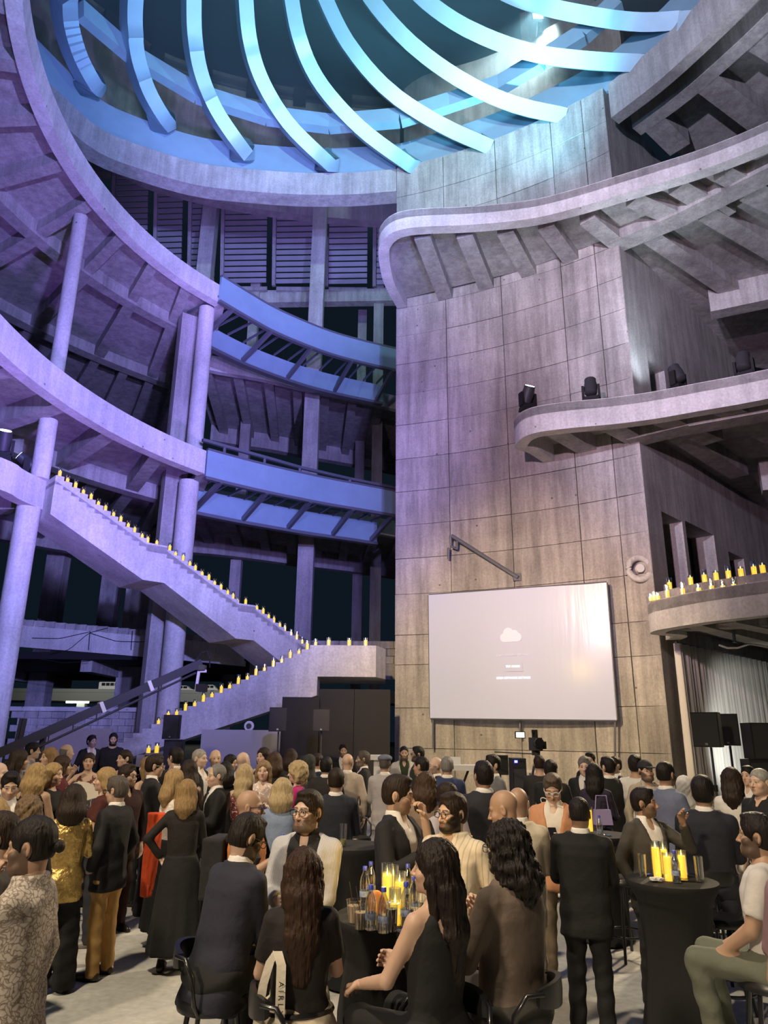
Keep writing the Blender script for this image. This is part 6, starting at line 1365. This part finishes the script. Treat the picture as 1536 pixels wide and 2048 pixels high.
person(966, 1524, 7.6, -160, 'heavy man in dark navy suit from behind, dark crown hair', skin=S3, hair=('short', HB), top='suit', tc=(.018, .018, .026), slim=1.1, arms=('front', 'front'), glasses=(.4, .4, .4))
person(984, 1511, 10.6, -60, 'man in light grey suit looking left near the music stand', skin=S2, hair=('short', HB), top='suit', tc=(.13, .13, .14))
person(1005, 1582, 5.5, -100, 'bald man in white shirt in profile left, head bowed', skin=S3, hair=('bald', HB), top='shirt', tc=(.66, .62, .56), arms=('front', 'front'), hp=16)
person(1036, 1576, 6.3, 170, 'second bald man in cream jacket directly behind the first', skin=S3, hair=('bald', HB), top='suit', tc=(.50, .44, .34), bc=(.5, .44, .35), arms=('front', 'front'), belly=.06)
G['taupe'] = person(1012, 1645, 4.15, -128, 'seated man with long curly black hair and glasses in taupe blazer', skin=S2, hair=('curlylong', (.012, .009, .008)), top='suit', tc=(.13, .098, .078), bc=(.03, .028, .026), sit=.74, arms=('drink', 'drink'), glasses=(.02, .02, .02), L=.2, beard=1, hp=4, hem=.70)
G['tank'] = person(868, 1681, 3.8, -135, 'woman with long dark hair in black tank top looking left', 'f', skin=(.52, .34, .25), hair=('wavy', (.016, .010, .008)), top='tank', tc=(.007, .007, .008), bot='trousers', bc=BLK, arms=('table', 'front'), sit=.74, L=.44, hy=30)
G['phone'] = person(1104, 1549, 7.4, -5, 'man in orange jacket with white glasses looking down at phone', skin=S2, hair=('short', (.10, .075, .055)), top='suit', tc=(.56, .27, .14), inner=(.72, .66, .58), bc=(.2, .15, .1), arms=('phone', 'phone'), glasses=(.7, .68, .68), hp=28)
person(1101, 1521, 10.4, 165, 'man with black hair in black tee with white print by video camera', skin=S2, hair=('short', HB), top='tee', tc=BLK, bc=BLK, arms=('front', 'front')); G['print'] = PEOPLE[-1]
person(1078, 1511, 11.6, 178, 'camera operator behind the video camera with dark hair', hair=('crop', HD), top='tee', tc=(.02, .018, .018), arms=('front', 'front'))
person(1168, 1514, 11, -5, 'smiling grey haired man in dark suit and dark tie', skin=S4, hair=('short', (.16, .15, .145)), top='suit', tc=BLK, tie=(.015, .015, .03), inner=(.62, .58, .60), arms=('front', 'front'), hp=8)
person(1179, 1506, 13.2, -10, 'dark haired man looking over the grey haired mans shoulder', skin=S2, hair=('short', HB), top='suit', tc=BLK)
person(1188, 1528, 9.6, 165, 'woman with long dark hair in dark violet dress from behind', 'f', hair=('straight', HB), top='blouse', tc=(.020, .014, .034), bot='skirt', bc=(.02, .014, .034), L=.25, arms=('front', 'front')); G['violet'] = PEOPLE[-1]
person(1213, 1515, 10.7, -165, 'tall man in black suit from behind near tower base', skin=S2, hair=('short', HB), top='suit', tc=BLK, arms=('front', 'front'), hy=30)
person(1227, 1514, 11.5, -50, 'balding bearded man looking left beside the tall black suit', skin=S2, hair=('receding', HD), top='suit', tc=DRK, beard=.6)
person(1269, 1511, 10.6, 170, 'man in white tee with thick dark hair from behind', skin=S3, hair=('short', HB), top='tee', tc=(.62, .60, .58))
person(1290, 1522, 10, 25, 'bearded man in dark baseball cap and cream jacket', skin=S2, hair=('crop', HB), top='suit', tc=(.40, .34, .26), inner=(.4, .35, .3), beard=.8); G['cap'] = PEOPLE[-1]
person(1330, 1524, 8.3, 130, 'man in blue grey suit turned right before the curtain', skin=S3, hair=('crop', HB), top='suit', tc=(.13, .15, .24), arms=('front', 'front'), beard=.6, hy=15)
person(1367, 1553, 8.8, 175, 'woman in white headscarf and sage green top', 'f', hair=('scarf', (.62, .60, .58)), top='blouse', tc=(.26, .26, .17), arms=('front', 'front'), bc=(.3, .28, .2))
person(1402, 1553, 7.1, 178, 'man in dark navy suit sitting with his back to us, right', skin=S3, hair=('short', HB), top='suit', tc=(.013, .014, .024), sit=.74, arms=('front', 'front'))
person(1461, 1536, 8.4, 170, 'woman with long dark hair in white sweater from behind', 'f', hair=('wavy', HD), top='sweater', tc=(.66, .63, .58), L=.25, arms=('front', 'front'))
person(1516, 1538, 7.8, -40, 'grey haired man in black polo looking left at right edge', skin=S2, hair=('crop', (.30, .29, .27)), top='polo', tc=BLK)
person(1494, 1533, 10.4, -30, 'man in dark suit and open white shirt behind grey haired man', skin=S2, hair=('short', HB), top='suit', tc=DRK, arms=('front', 'front'))
G['black'] = person(1157, 1596, 6.05, 176, 'man dressed all in black standing with his back to us', skin=(.28, .17, .11), hair=('crop', HB), top='suit', tc=(.006, .006, .007), bc=(.006, .006, .007), arms=('front', 'front'), hp=8, slim=1.05)
G['grey'] = person(1286, 1577, 6.8, 42, 'man in grey blazer and white shirt turning right, hand raised', skin=S3, hair=('short', HB), top='suit', tc=(.055, .050, .044), bc=(.03, .028, .026), arms=('raise', 'pocket'), beard=.6, hy=38)
person(1509, 1629, 5.0, -100, 'bearded man in white tee sitting at the right edge', skin=S3, hair=('short', HB), top='tee', tc=(.60, .57, .56), bc=(.12, .13, .10), sit=.70, arms=('lap', 'lap'), beard=.8)
person(1640, 1560, 2.8, 178, 'dark haired person in mauve cut by the right edge, close', 'f', skin=S3, hair=('long', HB), top='tee', tc=(.22, .13, .15), L=.5, arms=('front', 'down'))
# --- hats, bags and things held
def hat(q, name, label, m, flat=False, brim=True):
    G_, g0, hh = grid((-.12, -.2, .0), (.12, .15, .17), .010)
    if flat: d_ = smin(el(G_, (0, .005, .078), (.102, .122, .052)), el(G_, (0, -.085, .055), (.07, .05, .016)), .02)
    else: d_ = smin(smax(el(G_, (0, .014, .04), (.088, .108, .092)), f32(.035)-G_[2], .006), el(G_, (0, -.125, .045), (.068, .065, .010)), .008)
    V, Q = snet(d_, g0, hh); o = mesh_obj('crown', q.toB(V), Q, m, None); me = o.data
    t = thing(name, label, 'hat', q.root.location, q.root.rotation_euler.z); t.scale = q.root.scale; o.parent = t
hat(G['flatcap'], 'flat_cap', 'blue grey flat cap on the man in pale grey suit', cloth((.13, .14, .20)), True)
hat(G['cap'], 'baseball_cap', 'dark baseball cap on the bearded man in cream', cloth((.02, .02, .024)))
def held(q, i, off=(0, 0, 0)):
    p = q.wr[i]+q.hd[i]*.09+q.hn[i]/np.linalg.norm(q.hn[i])*.03+np.array(off); return q.world(p)
M_DRINK = mat('milky_coffee', (.50, .36, .22), .4); M_STRAW = mat('dark_straw', (.03, .02, .03), .5)
def plastic_cup(loc, label, fill=.6, straw=True, h_=.12, tilt=0):
    t = thing('plastic_cup', label, 'cup', loc)
    mb = MB(); mb.lathe([(.030, 0), (.043, h_), (.045, h_), (.045, h_-.004)], 18, caps=False); mb.lathe([(.001, .001), (.030, .001)], 18, caps=False); obj('cup', mb, M_GLASS, t, smooth=50)
    mb = MB(); mb.lathe([(.028, .004), (.028+.013*fill, h_*fill)], 18); obj('drink', mb, M_DRINK, t, smooth=50)
    if straw: mb = MB(); mb.tube([(.01, 0, .02), (-.03, .01, h_+.09)], .003, 6); obj('straw', mb, M_STRAW, t)
    return t
p = held(G['taupe'], 0); c_ = plastic_cup((p.x-.02, p.y-.02, p.z-.05), 'iced drink cup held by the long haired man in taupe blazer', .55, False)
def phone(loc, rz, label, rx=-.6):
    t = thing('smartphone', label, 'phone', loc, rz); mb = MB(); mb.box((0, 0, 0), (.072, .009, .15)); a = obj('case', mb, M_BLKG, t); a.rotation_euler = (rx, 0, 0)
    mb = MB(); mb.box((0, .0052, 0), (.066, .001, .142)); b = obj('display', mb, mat('phone_display', (.1, .12, .15), .1), a); return t
p = held(G['phone'], 0); p2 = held(G['phone'], 1); phone((p+p2)/2+Vector((0, -.03, .03)), 0, 'black smartphone in the hands of the man in orange jacket', -.9)
p = held(G['navy'], 1); phone(p+Vector((0, 0, .02)), R(128), 'smartphone in the hand of the seated man in navy suit', -1.2)
# folding fan
p = held(G['fan'], 0); t = thing('folding_fan', 'open cream folding fan held by the woman in black', 'fan', p+Vector((.02, -.05, .02)), R(15))
for k_ in range(9):
    a = R(20+k_*14); mb = MB(); u_ = Vector((math.cos(a), .004*(k_ % 2), math.sin(a))); s_ = Vector((-math.sin(a), 0, math.cos(a))); mb.add([s_*-.004, s_*.004, u_*.22+s_*.028, u_*.22-s_*.028, s_*-.004+Vector((0, .004, 0)), s_*.004+Vector((0, .004, 0)), u_*.22+s_*.028+Vector((0, .004, 0)), u_*.22-s_*.028+Vector((0, .004, 0))], [(0, 1, 2, 3), (7, 6, 5, 4), (0, 4, 5, 1), (1, 5, 6, 2), (2, 6, 7, 3), (3, 7, 4, 0)]); obj('blade', mb, mat('fan_paper', (.66, .60, .52), .8), t)
# backpack
q = G['orange']; t = thing('backpack', 'black backpack on the bald man in orange polo', 'backpack', q.root.location, q.root.rotation_euler.z); t.scale = q.root.scale
X, g0, hh = grid((-.2, .08, .92), (.2, .36, 1.46), .013); d_ = smax(np.maximum(np.maximum(np.abs(X[0])-f32(.14), np.abs(X[1]-f32(.22))-f32(.07)), np.abs(X[2]-f32(1.19))-f32(.20))-f32(.02), -1+0*X[0], .01); d_ = smin(d_, el(X, (0, .29, 1.08), (.11, .05, .12)), .02)
V, Q = snet(d_, g0, hh); mesh_obj('bag', V, Q, cloth((.012, .012, .013)), t)
for s in (-1, 1): mb = MB(); mb.tube([(s*.10, .14, 1.38), (s*.11, .05, 1.49), (s*.115, -.09, 1.44), (s*.12, -.15, 1.28), (s*.13, -.08, 1.1), (s*.12, .12, 1.02)], .016, 6, flat=1.6); obj('strap', mb, M_BLACK, t, smooth=60)
# orange shawl hanging from an arm
a = atd(308, 1650, 7.9); t = thing('orange_shawl', 'bright orange shawl hanging beside the black skirt', 'shawl', (float(a[0]), float(a[1]), 0))
X, g0, hh = grid((-.13, -.10, .52), (.13, .10, 1.36), .014); w_ = np.interp(X[2], [.5, .9, 1.2, 1.36], [.05, .075, .085, .10]).astype(f32)
d_ = np.sqrt((X[0]-.05*(X[2]-.9))**2+(X[1]*1.8)**2)-w_*(1+.16*np.sin(6*np.arctan2(X[0], X[1])+7*X[2])); d_ = np.maximum(d_, np.maximum(X[2]-f32(1.33), f32(.55)-X[2])).astype(f32); V, Q = snet(d_, g0, hh); mesh_obj('cloth', V, Q, cloth((.70, .085, .018)), t)
# lavender bag
a = held(G['violet'], 0); a = atd(1205, 1634, 9.3); t = thing('handbag', 'lavender handbag beside the dark violet dress', 'bag', tuple(a)); mb = MB(); mb.box((0, 0, 0), (.22, .09, .17), taper=.85); obj('bag', mb, mat('lavender_leather', (.30, .25, .46), .5), t); mb = MB(); mb.tube([(-.08, 0, .08), (-.06, 0, .24), (.06, 0, .24), (.08, 0, .08)], .008, 6); obj('strap', mb, mat('lavender_leather', (.3, .25, .46)), t, smooth=60)
# white print on the black tee
q = G['print']; t = None; mb = MB(); pts = [q.tq((.10*math.cos(a)*(1+.3*math.sin(3*a)), -.150-.004*0, 1.22+.07*math.sin(2*a))) for a in np.linspace(0, 2*math.pi, 40)]
mb.tube(pts, .006, 5); o = obj('shirt_print', mb, M_WHITE, q.root)

q = G['beige']; mb = MB(); mb.tube([q.tq((.176*math.cos(a), .010+.128*math.sin(a), .985)) for a in np.linspace(0, 2*math.pi, 32, False)], .017, 6, True); obj('belt', mb, M_BLKG, q.root, smooth=50)
# ================================================================== stools under and beside people, table clutter
def under(q, lab, rz=None):
    p = q.root.location; a = q.root.rotation_euler.z; o = stool(lab, (p.x, p.y), a if rz is None else rz); o.scale = (1.06, 1.06, 1.06*.74/.79); return o
under(G['navy'], 'bar stool under the seated man in navy suit', R(85))
under(G['beige'], 'bar stool under the woman in beige trousers', R(98))
under(G['taupe'], 'bar stool under the man in taupe blazer', R(-112))
under(G['tank'], 'bar stool under the woman in black tank top', R(-40))
for lab, x, y, z in [('bar stool under the woman in pale blue jacket', 566, 0, 8.0), ('bar stool under the seated man in dark navy at right', 1402, 0, 7.1)]:
    a = atd(x, 1600, z); stool(lab, (a[0], a[1]+.02), R(180))
a = atd(1509, 1700, 5.0); stool('bar stool under the bearded man in white tee', (a[0], a[1]), R(-100))
for lab, x, y, rz in [('empty bar stool in the right foreground beside the black table', 1462, 2040, R(60)), ('bar stool between right table and white tee man', 1440, 1905, R(-70)), ('bar stool behind the man in pinstriped shirt', 555, 1830, R(200)), ('bar stool beside the man in orange polo', 540, 1850, R(120)), ('bar stool behind the woman in blue, nearer', 590, 1770, R(170)), ('bar stool in centre behind black suit', 712, 1790, R(30)), ('bar stool right of the man dressed in black', 1258, 1915, R(20))]:
    a = atz(x, y, 0.0); stool(lab, (a[0], a[1]), rz)
plastic_cup(T(707, 1846), 'iced coffee cup at the left rim of foreground table', .75); plastic_cup(T(721, 1858), 'second iced coffee cup on the foreground table', .7)
plastic_cup(T(829, 1850), 'iced coffee cup by the woman in tank top', .7, False)
plate('small metal ashtray plate on the foreground table', T(812, 1866), .055, M_METAL, 'ashtray')
t = thing('dark_drink_glass', 'short glass of dark drink on the foreground table', 'glass', T(783, 1862)); mb = MB(); mb.lathe([(.03, 0), (.034, .13), (.046, .135)], 18, caps=False); obj('glass', mb, M_GLASS, t, smooth=40); mb = MB(); mb.lathe([(.028, .004), (.032, .11)], 16); obj('drink', mb, mat('dark_green_drink', (.02, .03, .015), .3), t, smooth=40)
# orange bag behind the bottles
t = thing('orange_pouch', 'rounded orange pouch behind bottles on the foreground table', 'pouch', T(752, 1832)); X, g0, hh = grid((-.07, -.04, -.01), (.07, .04, .16), .008); d_ = smax(el(X, (0, 0, .04), (.06, .028, .10)), f32(.002)-X[2], .004); V, Q = snet(d_, g0, hh); mesh_obj('pouch', V, Q, mat('orange_leather', (.55, .20, .05), .5), t)
bottle('water bottle held up by the bald man in orange polo', tuple(held(G['orange'], 1)-Vector((0, 0, .1))), 'water bottles held by guests')
# tote bag hanging on the stool with lettering
a = atz(540, 1915, 1.13); tl_ = thing('tote_bag', 'cream tote bag hanging from the seated womans stool', 'bag', (float(a[0]), float(a[1]), 0)); M_TOTE = cloth((.55, .50, .42))
def band(mb, pts, w_):
    V = []
    for x_, z_, y_ in pts: V += [(x_-w_, y_-.004, z_), (x_+w_, y_-.004, z_), (x_+w_, y_+.004, z_), (x_-w_, y_+.004, z_)]
    n = len(pts); mb.add(V, [(i*4+k_, (i+1)*4+k_, (i+1)*4+(k_+1) % 4, i*4+(k_+1) % 4) for i in range(n-1) for k_ in range(4)]+[(0, 1, 2, 3), (n*4-1, n*4-2, n*4-3, n*4-4)])
mb = MB(); band(mb, [(-.055, .62, 0), (-.045, .85, 0), (-.025, 1.02, 0), (0, 1.11, .01), (.03, 1.15, .03)], .020); band(mb, [(.03, 1.15, .03), (.055, 1.10, .0), (.06, .95, -.02), (.062, .78, -.02), (.062, .60, -.02)], .022); obj('strap', mb, M_TOTE, tl_, smooth=60)
mb = MB(); band(mb, [(.0, .64, 0), (.0, .5, 0), (.005, .36, 0), (.01, .26, 0)], .15); obj('bag', mb, M_TOTE, tl_, smooth=60)
cu = bpy.data.curves.new('lettering', 'FONT'); cu.body = 'AIRLY JI'; cu.size = .036; cu.space_character = 1.6; o = bpy.data.objects.new('tmp', cu); COL.objects.link(o); bpy.context.view_layer.update()
me = bpy.data.meshes.new_from_object(o.evaluated_get(bpy.context.evaluated_depsgraph_get())); bpy.data.objects.remove(o); me.materials.clear(); me.materials.append(M_BLACK); o = bpy.data.objects.new('lettering', me); COL.objects.link(o); o.parent = tl_; o.rotation_euler = (R(90), R(90), 0); o.location = (.050, -.026, 1.04)
# small round unlit fixture on the lower stair wall
t = thing('wall_fixture', 'small round fixture on the lower stair wall', 'lamp', tuple(atd(498, 1452, 25.8))); mb = MB(); mb.tube([(0, 0, 0), (0, .06, 0)], .17, 20); obj('disc', mb, M_WHITE, t); mb = MB(); mb.tube([(0, -.06, 0), (0, 0, 0)], .09, 16); obj('lens', mb, M_DARK, t)
# ================================================================== smoke haze hanging in the roof opening
hm = bpy.data.materials.new('roof_haze'); hm.use_nodes = True; nt = hm.node_tree
for n in list(nt.nodes): nt.nodes.remove(n)
ho = nt.nodes.new('ShaderNodeOutputMaterial'); vs = nt.nodes.new('ShaderNodeVolumeScatter'); vs.inputs['Color'].default_value = (.55, .85, 1, 1); vs.inputs['Density'].default_value = .028; vs.inputs['Anisotropy'].default_value = .2
nt.links.new(vs.outputs[0], ho.inputs['Volume'])
mb = MB(); mb.lathe([(21, 28.9), (21, 47)], 32, (-1.5, 15, 0)); o = obj('haze', mb, hm, smooth=60); tag(o, 'thin bluish smoke haze hanging among the roof ribs', 'haze', kind='stuff')

for o in SC.objects:
    if '_w' in o: del o['_w']
